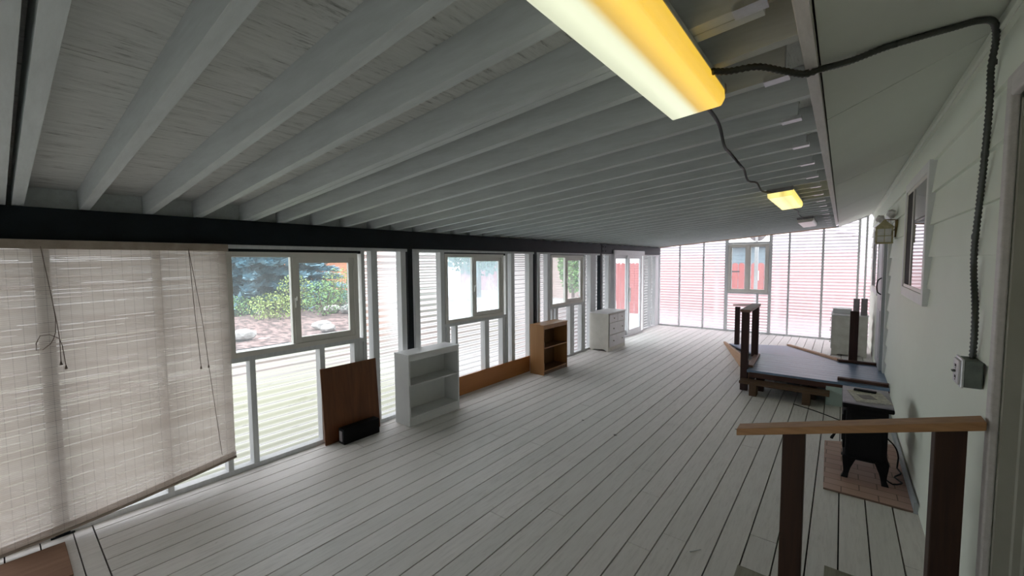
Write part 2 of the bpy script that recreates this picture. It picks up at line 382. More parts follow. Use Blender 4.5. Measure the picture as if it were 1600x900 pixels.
# ------------------------------------------------------------------ floor
fl = MB(); k = -27
while .042 + .152 * k < XR + .05:
    x0 = .042 + .152 * k; x1 = x0 + .1440
    if x1 > -4.2:
        x0c = max(x0, -4.15); x1c = min(x1, XR + .0)
        if x1c - x0c > .02:
            cuts = [.345, random.uniform(2, 4.6), random.uniform(6, 9.5), YE + .05]
            for a, b in zip(cuts, cuts[1:]):
                dz = random.uniform(-.0012, .0012); fl.box((x0c, a + .0015, -.035), (x1c, b - .0015, dz))
    k += 1
fl.box((-4.15, .253, -.035), (XR, .339, 0))
yy = .247
while yy > -3.2: fl.box((-4.15, yy - .14, -.035), (XR, yy, 0)); yy -= .147
fo = struct('floor', fl, 'floor_paint', 'white painted plank deck floor with dark gaps and worn spots')
link_mesh('subfloor', MB().box((-4.2, -3.4, -.12), (XR + .1, YE + .1, -.04)), 'under_floor', fo)

# ------------------------------------------------------------------ roof: deck, rafters, blocking, fascia, soffit
ce = struct_empty('ceiling', 'low sloping porch ceiling of painted rafters under a plywood deck', (0, 0, 2.3))
RD = .135
for (a, b) in ((-3.3, 2.43), (2.434, 4.87), (4.874, 7.31), (7.314, 9.75), (9.754, 11.8)):
    for (xa, xb) in ((-4.75, -3.18), (-3.176, -1.96), (-1.956, -.74), (-.736, .0)):
        za, zb = zraf(xa) + RD, zraf(xb) + RD
        link_mesh('roof_panel', MB().add([(xa, a, za), (xb, a, zb), (xb, b, zb), (xa, b, za), (xa, a, za + .02), (xb, a, zb + .02), (xb, b, zb + .02), (xa, b, za + .02)],
            [(3,2,1,0),(4,5,6,7),(0,1,5,4),(1,2,6,5),(2,3,7,6),(3,0,4,7)]), 'roof_deck_paint', ce)
ys = [-3.0, -2.69, -2.38, -2.07, -1.76, -1.45, -1.15, -.84, -.53, -.21, .10, .39, .72, 1.02, 1.35]
yv = 1.645
while yv < 11.6: ys.append(yv); yv += .3078
def rafter(y, x1, w_=.048, x0=-4.7):
    mb = MB(); z0, z1 = zraf(x0), zraf(x1)
    mb.add([(x0, y, z0), (x1, y, z1), (x1, y + w_, z1), (x0, y + w_, z0), (x0, y, z0 + RD), (x1, y, z1 + RD), (x1, y + w_, z1 + RD), (x0, y + w_, z0 + RD)],
           [(3,2,1,0),(4,5,6,7),(0,1,5,4),(1,2,6,5),(2,3,7,6),(3,0,4,7)])
    o = link_mesh('rafter', mb, 'rafter_paint', ce, bevel=.0012); o['group'] = 'rafters'; return o
for i, y in enumerate(ys):
    short = (i % 2 == 0)
    rafter(y, -.20 if short else -.132)
    if short:   # pale steel hanger cap on the short rafters
        x0, x1 = -.27, -.185
        link_mesh('rafter_hanger', MB().add([(x0, y - .004, zraf(x0) - .004), (x1, y - .004, zraf(x1) - .004), (x1, y + .052, zraf(x1) - .004), (x0, y + .052, zraf(x0) - .004),
            (x0, y - .004, zraf(x0) + .014), (x1, y - .004, zraf(x1) + .014), (x1, y + .052, zraf(x1) + .014), (x0, y + .052, zraf(x0) + .014)],
            [(3,2,1,0),(4,5,6,7),(0,1,5,4),(1,2,6,5),(2,3,7,6),(3,0,4,7)]), 'galv', ce)
rafter(1.402, -.20, .045)
rafter(.028, -.20)                                  # the doubled rafter
link_mesh('blocking', MB().box((-4.10, -3.2, 2.165), (-4.06, 11.7, 2.30)), 'rafter_paint', ce)
fb = MB()
fb.prism([(-.13, 2.49), (-.092, 2.49), (-.092, 2.78), (-.13, 2.78)], 1, -3.2, 10.6)
link_mesh('fascia_board', fb, 'fascia_paint', ce, bevel=.002)
def zsof(x): return 2.515 + (x + .092) * (.265 / .59)
sy = [-3.2, -2.16, .28, 2.72, 5.16, 7.6, 10.02, 11.75]
for a, b in zip(sy, sy[1:]):
    xa, xb = -.086, XR
    link_mesh('soffit_panel', MB().add([(xa, a + .005, zsof(xa)), (xb, a + .005, zsof(xb)), (xb, b - .005, zsof(xb)), (xa, b - .005, zsof(xa)),
        (xa, a + .003, zsof(xa) + .02), (xb, a + .003, zsof(xb) + .02), (xb, b - .003, zsof(xb) + .02), (xa, b - .003, zsof(xa) + .02)],
        [(3,2,1,0),(4,5,6,7),(0,1,5,4),(1,2,6,5),(2,3,7,6),(3,0,4,7)]), 'soffit_paint', ce)
link_mesh('soffit_backing', MB().prism([(-.13, 2.79), (-.08, 2.56), (XR + .2, 2.86), (XR + .2, 3.2)], 1, -3.2, 11.75), 'beam_black', ce)
link_mesh('roof_skin', MB().add([(-4.8, -3.3, zraf(-4.8) + .16), (.2, -3.3, 2.72), (.2, 11.85, 2.72), (-4.8, 11.85, zraf(-4.8) + .16), (-4.8, -3.3, zraf(-4.8) + .2), (.2, -3.3, 2.80), (.2, 11.85, 2.80), (-4.8, 11.85, zraf(-4.8) + .2)],
    [(3,2,1,0),(4,5,6,7),(0,1,5,4),(1,2,6,5),(2,3,7,6),(3,0,4,7)]), 'roof_grey', ce)
# beam, plates and posts of the long window side
solo('support_beam', MB().box((-4.09, -3.2, 1.965), (-3.985, 11.62, 2.168)), 'beam_black', 'long dark painted beam carrying the rafters above the windows', 'beam', (-4.04, 5.2, 1.965), bevel=.004)
px = MB().box((-3.99, 8.05, 1.985), (-3.978, 8.28, 2.15))
for yb in (8.10, 8.22):
    for zb in (2.02, 2.11): px.tube([(-3.978, yb, zb), (-3.968, yb, zb)], .012, 8)
pb = [.17, 3.06, 5.63, 8.03]
lab = ['dark steel porch post half hidden behind the matchstick blind', 'dark steel porch post between the first and second window', 'dark steel porch post between the second and third window', 'dark steel porch post between the third window and the sliding door']
for y, l in zip(pb, lab):
    p = thing('support_post', l, 'post', (-4.04, y + .035, 0), 'dark posts under the beam')
    link_mesh('shaft', MB().box((-4.08, y, 0), (-4.005, y + .07, 1.965)), 'beam_black', p, bevel=.003)
    link_mesh('foot_plate', MB().box((-4.09, y - .02, 0), (-3.995, y + .09, .008)), 'beam_black', p)
link_mesh('splice_plate', px, 'beam_black', bpy.data.objects['support_beam']).matrix_parent_inverse = Matrix.Translation((4.04, -5.2, -1.965))

# ------------------------------------------------------------------ corrugated walls
def corr(axis, const, a, b, z0, z1, amp=.011, pitch=.072, clip=None):
    """axis 0: sheet in plane x=const running along y; axis 1: plane y=const running along x"""
    mb = MB(); n = max(2, int((z1 - z0) / pitch * 10)); vs = []; cols = 6
    for i in range(n + 1):
        z = z0 + (z1 - z0) * i / n; d = amp * math.sin(2 * math.pi * z / pitch)
        for j in range(cols + 1):
            t = a + (b - a) * j / cols; zc = z
            if clip: zc = min(z, clip(t))
            vs.append((const + d, t, zc) if axis == 0 else (t, const + d, zc))
    W = cols + 1
    return mb.add(vs, [(i*W + j, i*W + j + 1, (i+1)*W + j + 1, (i+1)*W + j) for i in range(n) for j in range(cols)])
wl = struct_empty('wall_left', 'long porch wall of translucent corrugated panels on pale studs', (XL, 5, 0))
SH = -4.118
for a, b, z0, z1 in ((-3.2, 1.215, .03, 1.94), (1.20, 2.46, .03, .965), (2.44, 3.66, .03, 1.94), (3.64, 4.88, .03, .965), (4.86, 6.17, .03, 1.94), (6.15, 7.33, .03, .965), (7.31, 8.64, .03, 1.94), (10.48, 11.68, .03, 1.94)):
    link_mesh('corrugated_panel', corr(0, SH, a, b, z0, z1), 'fibreglass', wl, smooth=True)
def stud_l(y0, y1, z0=.04, z1=1.93, xf=XL, mat='stud_paint'):
    link_mesh('stud', MB().box((-4.10, y0, z0), (xf, y1, z1)), mat, wl, bevel=.002)
for s in ((-2.9, -2.86), (-2.2, -2.16), (-1.4, -1.36), (-.62, -.58), (.76, .80), (1.165, 1.205), (2.46, 2.50), (2.58, 2.655), (2.965, 3.035), (3.16, 3.235), (3.575, 3.64), (4.885, 4.93), (5.02, 5.10), (5.49, 5.60), (5.74, 5.80), (6.03, 6.12), (7.34, 7.39), (7.61, 7.84), (8.14, 8.17), (8.44, 8.58), (11.03, 11.07), (11.36, 11.60)):
    stud_l(*s)
for s in ((1.36, 1.405), (1.98, 2.03), (2.35, 2.45), (3.66, 3.72), (3.82, 3.86), (4.40, 4.49), (4.80, 4.87), (6.19, 6.23), (6.30, 6.37), (6.80, 6.95), (7.24, 7.32)):
    stud_l(s[0], s[1], .04, .96)
stud_l(-3.2, 8.6, 0, .04, XL + .0); stud_l(10.5, 11.66, 0, .04)
stud_l(-3.2, 8.6, 1.93, 1.963); stud_l(10.5, 11.66, 1.93, 1.963)
for a, b in ((1.205, 2.46), (3.64, 4.885), (6.12, 7.34)):
    link_mesh('window_shim', MB().box((-4.10, a, 1.90), (-4.02, b, 1.932)), 'beam_black', wl)
    link_mesh('window_header_sill', MB().box((-4.10, a, .958), (XL, b, 1.0)), 'stud_paint', wl, bevel=.002)

we = struct_empty('wall_end', 'far porch wall of translucent corrugated panels glowing pink and white', (-1.7, YE, 0))
def ztop(x): return zraf(x) + .0 if x < -.13 else 2.52 + (x + .13) * .42
for a, b, z0, z1 in ((-4.1, -3.45, .03, 2.6), (-3.46, -2.85, .03, 2.6), (-2.86, -2.29, .03, 2.6), (-2.30, -1.34, .03, .985), (-1.35, -.98, .03, 2.7), (-.99, -.36, .03, 2.8), (-.37, .27, .03, 2.9), (.26, .52, .03, 2.9)):
    link_mesh('corrugated_panel', corr(1, YE + .075, a, b, z0, z1, amp=.0095, clip=lambda t: ztop(t) + .12), 'fibreglass_end', we, smooth=True)
def stud_e(x0, x1, z0=.04, z1=None, y0=YE, y1=YE + .06):
    z1 = z1 if z1 is not None else ztop((x0 + x1) / 2) + .04
    link_mesh('stud', MB().box((x0, y0, z0), (x1, y1, z1)), 'stud_paint', we, bevel=.002)
for s in ((-4.09, -3.99), (-3.48, -3.44), (-2.875, -2.835), (-2.345, -2.27), (-1.385, -1.32), (-1.0, -.96), (-.37, -.325), (.25, .29), (.375, .41)): stud_e(*s)
stud_e(-1.63, -1.585, .04, .98)
stud_e(-4.1, .41, 0, .04); stud_e(-2.27, -1.385, .965, 1.0); stud_e(-2.27, -1.385, 2.21, 2.25)
link_mesh('top_strip', MB().beam((-4.0, YE + .005, zraf(-4.0) - .012), (-.14, YE + .005, zraf(-.14) - .012), .02, .02), 'pale_plank', we)
link_mesh('top_plate', MB().beam((-.14, YE + .03, 2.50), (.42, YE + .03, 2.72), .05, .04), 'stud_paint', we)

wn_ = struct_empty('wall_near_added', 'unseen board wall added behind the camera to control the light', (-1.8, -3.25, 0))  # added out of view: cuts light on rafter sides, low panel admits daylight
link_mesh('boards', MB().box((-.6, -3.32, 0), (XR + .1, -3.25, 3.0)).box((-4.2, -3.32, .9), (-.6, -3.25, 2.8)), 'siding_paint', wn_)
link_mesh('corrugated_panel', corr(1, -3.29, -4.15, -.6, .03, .91), 'fibreglass', wn_, smooth=True)
for sx_ in (-4.05, -3.4, -2.75, -2.1, -1.45, -.66): link_mesh('stud', MB().box((sx_, -3.27, 0), (sx_ + .04, -3.18, .91)), 'stud_paint', wn_)
# ------------------------------------------------------------------ windows of the left wall
def slider_window(name, label, y0, y1, z0, z1, pane, xf=XL + .005):
    o = struct_empty(name, label, (xf, y0, z0))
    t = .045; ym = y0 + (y1 - y0) * .455
    fr = MB(); xb = xf - .075
    fr.box((xb, y0, z0), (xf, y0 + t, z1)); fr.box((xb, y1 - t, z0), (xf, y1, z1)); fr.box((xb, y0 + t, z1 - t), (xf, y1 - t, z1)); fr.box((xb, y0 + t, z0), (xf, y1 - t, z0 + t))
    link_mesh('window_frame', fr, 'vinyl', o, bevel=.002)
    link_mesh('meeting_rail', MB().box((xb + .01, ym - .02, z0 + t), (xf - .02, ym + .015, z1 - t)), 'vinyl', o, bevel=.002)
    sx0, sx1 = xf - .045, xf - .012; s = .055; ya, yb, za, zb = ym - .0, y1 - t, z0 + t, z1 - t
    sa = MB(); sa.box((sx0, ya, za), (sx1, ya + s, zb)); sa.box((sx0, yb - s, za), (sx1, yb, zb)); sa.box((sx0, ya + s, zb - s), (sx1, yb - s, zb)); sa.box((sx0, ya + s, za), (sx1, yb - s, za + s))
    sash = link_mesh('sliding_sash', sa, 'vinyl', o, bevel=.002)
    link_mesh('pane', MB().box((xb + .02, y0 + t, z0 + t), (xb + .024, ym, z1 - t)), pane, o)
    link_mesh('pane', MB().box((sx0 + .015, ya + s, za + s), (sx0 + .019, yb - s, zb - s)), pane, o)
    zc = (z0 + z1) / 2 - .02
    lt = MB().box((xf - .012, ym + .005, zc - .045), (xf + .006, ym + .022, zc + .045)); lt.tube([(xf + .004, ym + .012, zc + .02), (xf + .02, ym + .012, zc + .03), (xf + .022, ym + .01, zc + .06)], .005, 6)
    link_mesh('latch', lt, 'vinyl', o)
    return o
slider_window('window_1', 'nearest two-pane sliding window, looking out on the blue spruce and mulch bed', 1.215, 2.415, 1.0, 1.905, 'glass_clear')
slider_window('window_2', 'middle sliding window with hazy bluish panes, behind the white bookcase', 3.65, 4.83, 1.0, 1.915, 'glass_hazy')
slider_window('window_3', 'third sliding window of the long wall, beside the dark post near the dresser', 6.14, 7.30, 1.0, 1.92, 'glass_clear')
# end window
o = struct_empty('window_4', 'sliding window in the far wall looking out on the red fence', (-1.8, YE, 1.0))
y0w, y1w = YE - .01, YE + .06
x0, x1, z0, z1, t = -2.265, -1.39, 1.005, 2.205, .05
fr = MB(); fr.box((x0, y0w, z0), (x0 + t, y1w, z1)); fr.box((x1 - t, y0w, z0), (x1, y1w, z1)); fr.box((x0 + t, y0w, z1 - t), (x1 - t, y1w, z1)); fr.box((x0 + t, y0w, z0), (x1 - t, y1w, z0 + t))
link_mesh('window_frame', fr, 'vinyl', o, bevel=.002)
link_mesh('meeting_rail', MB().box((-1.865, y0w + .005, z0 + t), (-1.795, y1w - .01, z1 - t)), 'vinyl', o, bevel=.002)
sa = MB()
for (a, b) in ((x0 + t, -1.865), (-1.795, x1 - t)):
    sa.box((a, y0w + .02, z0 + t), (a + .025, y1w - .015, z1 - t)); sa.box((b - .025, y0w + .02, z0 + t), (b, y1w - .015, z1 - t))
    sa.box((a + .025, y0w + .02, z0 + t), (b - .025, y1w - .015, z0 + t + .03)); sa.box((a + .025, y0w + .02, z1 - t - .03), (b - .025, y1w - .015, z1 - t))
    link_mesh('pane', MB().box((a + .025, y0w + .034, z0 + t + .03), (b - .025, y0w + .038, z1 - t - .03)), 'glass_clear', o)
link_mesh('window_sash', sa, 'vinyl', o)
# sliding patio door
o = struct_empty('door_1', 'white framed sliding glass door at the far end of the long window wall', (XL, 9.5, 0))
fr = MB(); xf, xb = -3.955, -4.11
fr.box((xb, 8.62, 0), (xf, 8.70, 2.05)); fr.box((xb, 10.41, 0), (xf - .03, 10.49, 2.03)); fr.box((xb, 8.70, 1.94), (xf, 10.41, 2.05)); fr.box((xb, 8.70, 0), (xf - .01, 10.41, .045))
link_mesh('door_frame', fr, 'vinyl_cool', o, bevel=.003)
for nm, a, b, xa in (('fixed_panel', 8.70, 9.52, -4.06), ('sliding_panel', 9.42, 10.27, -4.005)):
    s = MB(); s.box((xa, a, .045), (xa + .035, a + .09, 1.94)); s.box((xa, b - .09, .045), (xa + .035, b, 1.94)); s.box((xa, a + .09, 1.86), (xa + .035, b - .09, 1.94)); s.box((xa, a + .09, .045), (xa + .035, b - .09, .15))
    pn = link_mesh(nm, s, 'vinyl_cool', o, bevel=.002)
    g_ = link_mesh('pane', MB().box((xa + .014, a + .09, .15), (xa + .019, b - .09, 1.86)), 'glass_door', o)
link_mesh('door_handle', MB().box((-3.972, 9.44, .85), (-3.95, 9.47, 1.15)).box((-3.96, 9.445, .83), (-3.925, 9.465, .86)).box((-3.96, 9.445, 1.14), (-3.925, 9.465, 1.17)).box((-3.935, 9.445, .86), (-3.922, 9.465, 1.14)), 'trim_white', o)

# ------------------------------------------------------------------ house wall (right)
wr = struct_empty('wall_right', 'pale green lap-sided house wall along the right side', (XR, 6, 0))
def siding(y0, y1, z0, z1, nm='siding'):
    """lap courses .225 high, each lower edge standing proud"""
    prof = [(XR + .06, z0)]; zb = .015
    courses = []; k = 0
    while zb + .225 * k < z1:
        a = zb + .225 * k; courses.append((a, a + .225)); k += 1
    pts = []
    for a, b in courses:
        lo, hi = max(a, z0), min(b, z1)
        if hi - lo < .004: continue
        d = lambda z: .021 * (1 - (z - a) / .225)
        pts += [(XR - .001 - d(lo), lo), (XR - .001 - d(hi), hi)]
    prof += pts + [(XR + .06, z1)]
    link_mesh(nm, MB().prism(prof, 1, y0, y1), 'siding_paint', wr)
def zc(): return zsof(XR) - .0
ZT = 2.775
siding(-3.2, 1.45, .015, ZT); siding(1.45, 2.42, 2.43, ZT); siding(2.42, 4.15, .015, ZT)
siding(4.15, 5.52, .015, 1.50); siding(4.15, 5.52, 2.44, ZT); siding(5.52, 7.32, .015, ZT)
siding(7.32, 8.26, 2.36, ZT); siding(7.32, 8.26, .015, .30); siding(8.26, 9.2, .015, ZT)
siding(9.2, 10.6, .015, 1.22); siding(9.2, 10.6, 2.42, ZT); siding(10.6, 11.75, .015, ZT)
link_mesh('frieze_strip', MB().box((XR - .035, 1.0, 2.725), (XR - .001, 11.7, 2.775)), 'siding_paint', wr, bevel=.003)
link_mesh('house_core', MB().box((XR + .28, -3.2, 0), (XR + .34, 11.75, 2.8)), 'door_paint', wr)
# faint brown runs on the wall behind the stove are left to the paint noise
tr = MB().prism([(XR - .045, 0), (XR - .02, 0), (XR - .02, .075), (XR - .032, .085), (XR - .045, .075)], 1, 3.98, 6.4)
struct('baseboard_right', tr, 'baseboard_grey', 'grey baseboard strip at the foot of the house wall behind the stove')
# house window near
def house_window(name, label, y0, y1, z0, z1, split=None):
    o = struct_empty(name, label, (XR, y0, z0)); c = .075; xo = XR - .042
    fr = MB(); fr.box((xo, y0, z0), (XR + .03, y0 + c, z1)); fr.box((xo, y1 - c, z0), (XR + .03, y1, z1)); fr.box((xo, y0 + c, z1 - c), (XR + .03, y1 - c, z1)); fr.box((xo, y0 + c, z0), (XR + .03, y1 - c, z0 + c * 1.1))
    link_mesh('window_casing', fr, 'trim_white', o, bevel=.004)
    a, b, za, zb = y0 + c, y1 - c, z0 + c * 1.1, z1 - c; s = .028; ym = a + (b - a) * .62
    sa = MB(); XS = XR - .034; sa.box((XS, a, za), (XR + .02, a + s, zb)); sa.box((XS, b - s, za), (XR + .02, b, zb)); sa.box((XS, a + s, zb - s), (XR + .02, b - s, zb)); sa.box((XS, a + s, za), (XR + .02, b - s, za + s)); sa.box((XS - .003, ym - .02, za + s), (XR + .015, ym + .02, zb - s))
    link_mesh('window_sash', sa, 'vinyl', o, bevel=.002)
    link_mesh('pane', MB().box((XR - .030, a + s, za + s), (XR - .024, ym - .02, zb - s)), 'dark_pane', o)
    link_mesh('pane', MB().box((XR - .022, ym + .02, za + s), (XR - .016, b - s, zb - s)), 'dark_pane', o)
    link_mesh('insect_screen', MB().box((XR - .030, ym + .02, za + s), (XR - .027, b - s, zb - s)), 'insect_screen', o)
    return o
house_window('window_5', 'white cased house window in the green siding right of the lantern', 4.15, 5.52, 1.46, 2.50)
house_window('window_6', 'far house window beyond the storm door and lantern', 9.1, 10.7, 1.20, 2.44)
# house storm door at the platform
o = struct_empty('door_2', 'grey storm door of the house reached from the blue platform', (XR, 7.8, .3))
fr = MB(); fr.box((XR - .04, 7.24, .3), (XR + .03, 7.34, 2.40)); fr.box((XR - .04, 8.24, .3), (XR + .03, 8.34, 2.40)); fr.box((XR - .04, 7.34, 2.31), (XR + .03, 8.24, 2.40))
link_mesh('door_casing', fr, 'trim_white', o, bevel=.003)
link_mesh('door_leaf', MB().box((XR - .075, 7.35, .31), (XR - .04, 8.23, 2.30)).box((XR - .08, 7.47, .45), (XR - .075, 8.11, 1.1)).box((XR - .08, 7.47, 1.25), (XR - .075, 8.11, 2.15)), 'storm_door', o, bevel=.003)
link_mesh('door_handle', MB().tube(smooth_path([(XR - .08, 7.42, 1.33), (XR - .115, 7.40, 1.36), (XR - .125, 7.40, 1.44), (XR - .115, 7.40, 1.52), (XR - .08, 7.42, 1.55)], .02), .008, 8), 'black_iron', o, smooth=True)
solo('wall_vent', MB().box((XR - .03, 8.56, .30), (XR - .014, 8.80, .42)).box((XR - .036, 8.57, .33), (XR - .03, 8.79, .342)).box((XR - .036, 8.57, .37), (XR - .03, 8.79, .382)), 'black_plastic', 'small black louvred vent low on the house wall past the storm door', 'vent', (XR - .02, 8.68, .30))
# near doorway casing
o = struct_empty('door_3', 'house doorway at the right edge of the photo, pale casing and ribbed jamb', (XR, 1.9, .36))
fr = MB(); fr.box((XR - .026, 2.405, .36), (XR + .0, 2.465, 2.49)); fr.box((XR - .05, 1.38, .36), (XR + .0, 1.45, 2.49)); fr.box((XR - .026, 1.45, 2.405), (XR + .0, 2.405, 2.49))
link_mesh('door_casing', fr, 'fascia_paint', o, bevel=.006)
jb = MB()
jb.prism([(XR + .002, 2.385), (XR + .002, 2.41), (XR + .2, 2.41), (XR + .2, 2.365), (XR + .115, 2.365), (XR + .11, 2.372), (XR + .105, 2.365), (XR + .075, 2.365), (XR + .07, 2.378), (XR + .05, 2.378), (XR + .045, 2.385)], 2, .36, 2.42)
jb.box((XR + .002, 1.46, 2.39), (XR + .2, 2.40, 2.42)); jb.box((XR + .002, 1.43, .36), (XR + .2, 1.455, 2.42))
link_mesh('door_jamb', jb, 'jamb_paint', o)
dl = MB().box((XR + .155, 1.46, .37), (XR + .195, 2.385, 2.39)).box((XR + .148, 1.6, .5), (XR + .155, 2.25, 1.2)).box((XR + .148, 1.6, 1.35), (XR + .155, 2.25, 2.25))
link_mesh('door_leaf', dl, 'door_paint', o, bevel=.004)
link_mesh('threshold', MB().box((XR - .03, 1.45, .34), (XR + .2, 2.41, .37)), 'weathered', o)

# ------------------------------------------------------------------ lights, cable, conduit
SLOPE = math.atan(.09)
def ceiling_light(label, y0, y1, lensmat, on=True):
    xc = -.49; zc_ = zraf(xc) - .002
    t = thing('fluorescent_light', label, 'ceiling light', (xc, (y0 + y1) / 2, zc_), 'strip lights under the rafters')
    t.rotation_euler = (0, -SLOPE, 0)
    hl = (y1 - y0) / 2
    def part(nm, mb, mat, **kw):
        me = link_mesh(nm, mb, mat, None, **kw); me.parent = t; return me
    part('housing', MB().prism([(-.105, 0), (.105, 0), (.105, -.022), (-.105, -.022)], 1, -hl, hl), 'grey_block' if not on else 'rafter_paint', bevel=.003)
    part('diffuser', MB().prism([(-.108, -.02), (-.108, -.070), (-.10, -.084), (.088, -.084), (.104, -.060), (.104, -.02)], 1, -hl + .012, hl - .012), lensmat, bevel=.006)
    for ea, eb in ((-hl - .006, -hl + .012), (hl - .012, hl + .006)):
        part('end_cap', MB().prism([(-.11, 0), (-.11, -.03), (-.1, -.036), (.1, -.036), (.108, -.03), (.108, 0)], 1, ea, eb), 'grey_block')
    return t
ceiling_light('nearest long strip light, half warm yellow and half greenish white', .62, 1.845, 'lens_two_tone')
ceiling_light('small looking yellow strip light further down the rafters', 4.72, 5.92, 'lens_yellow')
ceiling_light('unlit pale strip light farthest away near the end wall', 8.12, 9.34, 'lens_off', False)
pts = [(-.47, 1.86, zraf(-.47) - .035)]
yk = 2.0; i = 0
for (x, y) in ((-.50, 2.27), (-.54, 2.6), (-.57, 2.9), (-.56, 3.2), (-.59, 3.5), (-.61, 3.8), (-.60, 4.15), (-.60, 4.45)):
    pts.append((x, y, zraf(x) - .012 - (.03 if i % 2 else 0))); i += 1
pts.append((-.56, 4.715, zraf(-.56) - .03))
cb = MB().tube(smooth_path(pts, .04), .008, 8)
solo('power_cable', cb, 'cable_black', 'black cable sagging under the rafters from the near light to the yellow one', 'cable', (-.55, 3.3, 2.4), smooth=True)
cb = MB().tube(smooth_path([(-.5, 5.93, zraf(-.5) - .03), (-.53, 6.4, zraf(-.53) - .01), (-.5, 6.9, zraf(-.5) - .02), (-.53, 7.5, zraf(-.53) - .01), (-.51, 8.11, zraf(-.51) - .03)], .05), .007, 8)
solo('power_cable', cb, 'cable_black', 'black cable from the yellow light to the unlit far light', 'cable', (-.5, 7, 2.4), smooth=True)
cps = [(-.385, 1.62, zraf(-.385) - .03), (-.34, 1.68, 2.475), (-.26, 1.73, 2.485), (-.19, 1.80, 2.475), (-.13, 1.88, 2.474), (-.085, 1.90, 2.485)]
for x, y in ((.0, 2.02), (.1, 2.12), (.2, 2.22), (.3, 2.33), (.38, 2.42)): cps.append((x, y, zsof(x) - .013 - (.01 if x < .05 else 0)))
cps += [(.44, 2.54, zsof(.44) - .015), (.466, 2.64, 2.70), (.462, 2.665, 2.60), (.465, 2.67, 2.45), (.466, 2.70, 2.25), (.466, 2.74, 2.05), (.464, 2.77, 1.85), (.466, 2.76, 1.72), (.464, 2.69, 1.58), (.462, 2.665, 1.46), (.460, 2.66, 1.36)]
cond = MB().tube(smooth_path(cps, .009), .0095, 8, rib=.35)
cnd = solo('flexible_conduit', cond, 'conduit_metal', 'ribbed metal conduit from the near light across the soffit down to the outlet box', 'conduit', (.2, 2.3, 2.0), smooth=True)
for p in ((.12, 2.14, zsof(.12) - .012), (.466, 2.66, 2.62), (.466, 2.70, 2.25), (-.13, 1.88, 2.478), (.464, 2.77, 1.9)):
    st = MB().box((p[0] - .012, p[1] - .004, p[2] - .011), (p[0] + .012, p[1] + .004, p[2] + .009))
    link_mesh('strap', st, 'conduit_metal', cnd).matrix_parent_inverse = Matrix.Translation((-.2, -2.3, -2.0))
o = thing('outlet_box', 'grey metal outlet box with white socket plate at the end of the conduit', 'outlet', (.46, 2.64, 1.25))
link_mesh('box', MB().box((.424, 2.585, 1.245), (.482, 2.70, 1.365)), 'box_steel', o, bevel=.006)
link_mesh('cover', MB().box((.416, 2.582, 1.242), (.426, 2.703, 1.368)), 'galv', o, bevel=.003)
pl = link_mesh('socket_plate', MB().box((.408, 2.595, 1.252), (.417, 2.69, 1.358)), 'outlet_white', o, bevel=.003)
for zc_ in (1.28, 1.33):
    sk = MB()
    for dy in (-.008, .008): sk.box((.4065, 2.642 + dy - .0015, zc_ - .006), (.409, 2.642 + dy + .0015, zc_ + .006))
    sk.tube([(.4065, 2.642, zc_ - .013), (.409, 2.642, zc_ - .013)], .003, 8)
    link_mesh('socket', sk, 'black_plastic', o)
link_mesh('box_knob', MB().tube([(.40, 2.642, 1.305), (.416, 2.642, 1.305)], .006, 8).box((.396, 2.630, 1.302), (.402, 2.654, 1.308)), 'box_steel', o)

# ------------------------------------------------------------------ wall lantern
o = thing('wall_lantern', 'cream and brass square lantern hung on the house wall above the platform', 'lantern', (.375, 6.62, 1.98))
lx, ly, hw = .375, 6.62, .070
cage = MB()
for sx in (-1, 1):
    for sy_ in (-1, 1): cage.box((lx + sx*hw - .007, ly + sy_*hw - .007, 1.99), (lx + sx*hw + .007, ly + sy_*hw + .007, 2.165))
for z in (1.985, 2.072, 2.16):
    hh = .016 if z != 2.072 else .007
    for sx in (-1, 1):
        cage.box((lx + sx*hw - .009, ly - hw, z), (lx + sx*hw + .009, ly + hw, z + hh)); cage.box((lx - hw, ly + sx*hw - .009, z), (lx + hw, ly + sx*hw + .009, z + hh))
for s_ in (-1, 1):
    cage.box((lx - .003, ly + s_*hw - .004, 1.99), (lx + .003, ly + s_*hw + .004, 2.16)); cage.box((lx + s_*hw - .004, ly - .003, 1.99), (lx + s_*hw + .004, ly + .003, 2.16))
link_mesh('cage', cage, 'cream_enamel', o)
link_mesh('glass', MB().box((lx - hw + .01, ly - hw + .01, 1.995), (lx + hw - .01, ly + hw - .01, 2.158)), 'frosted', o)
rf = MB(); a = hw + .016; b = .03; z0, z1 = 2.176, 2.235
rf.hexa([(lx-a, ly-a, z0), (lx+a, ly-a, z0), (lx+a, ly+a, z0), (lx-a, ly+a, z0)], [(lx-b, ly-b, z1), (lx+b, ly-b, z1), (lx+b, ly+b, z1), (lx-b, ly+b, z1)])
rf.hexa([(lx-b, ly-b, z1), (lx+b, ly-b, z1), (lx+b, ly+b, z1), (lx-b, ly+b, z1)], [(lx-.01, ly-.01, z1+.03), (lx+.01, ly-.01, z1+.03), (lx+.01, ly+.01, z1+.03), (lx-.01, ly+.01, z1+.03)])
link_mesh('lantern_roof', rf, 'cream_enamel', o)
br_ = MB().box((.465, ly - .04, 2.06), (.49, ly + .04, 2.26)); br_.tube(smooth_path([(.47, ly, 2.15), (.445, ly, 2.13), (.44, ly, 2.09), (.455, ly, 2.05)], .01), .007, 8); br_.tube([(.47, ly, 2.262), (.375, ly, 2.268), (.375, ly, 2.262)], .006, 8)
link_mesh('bracket', br_, 'brass_dark', o)
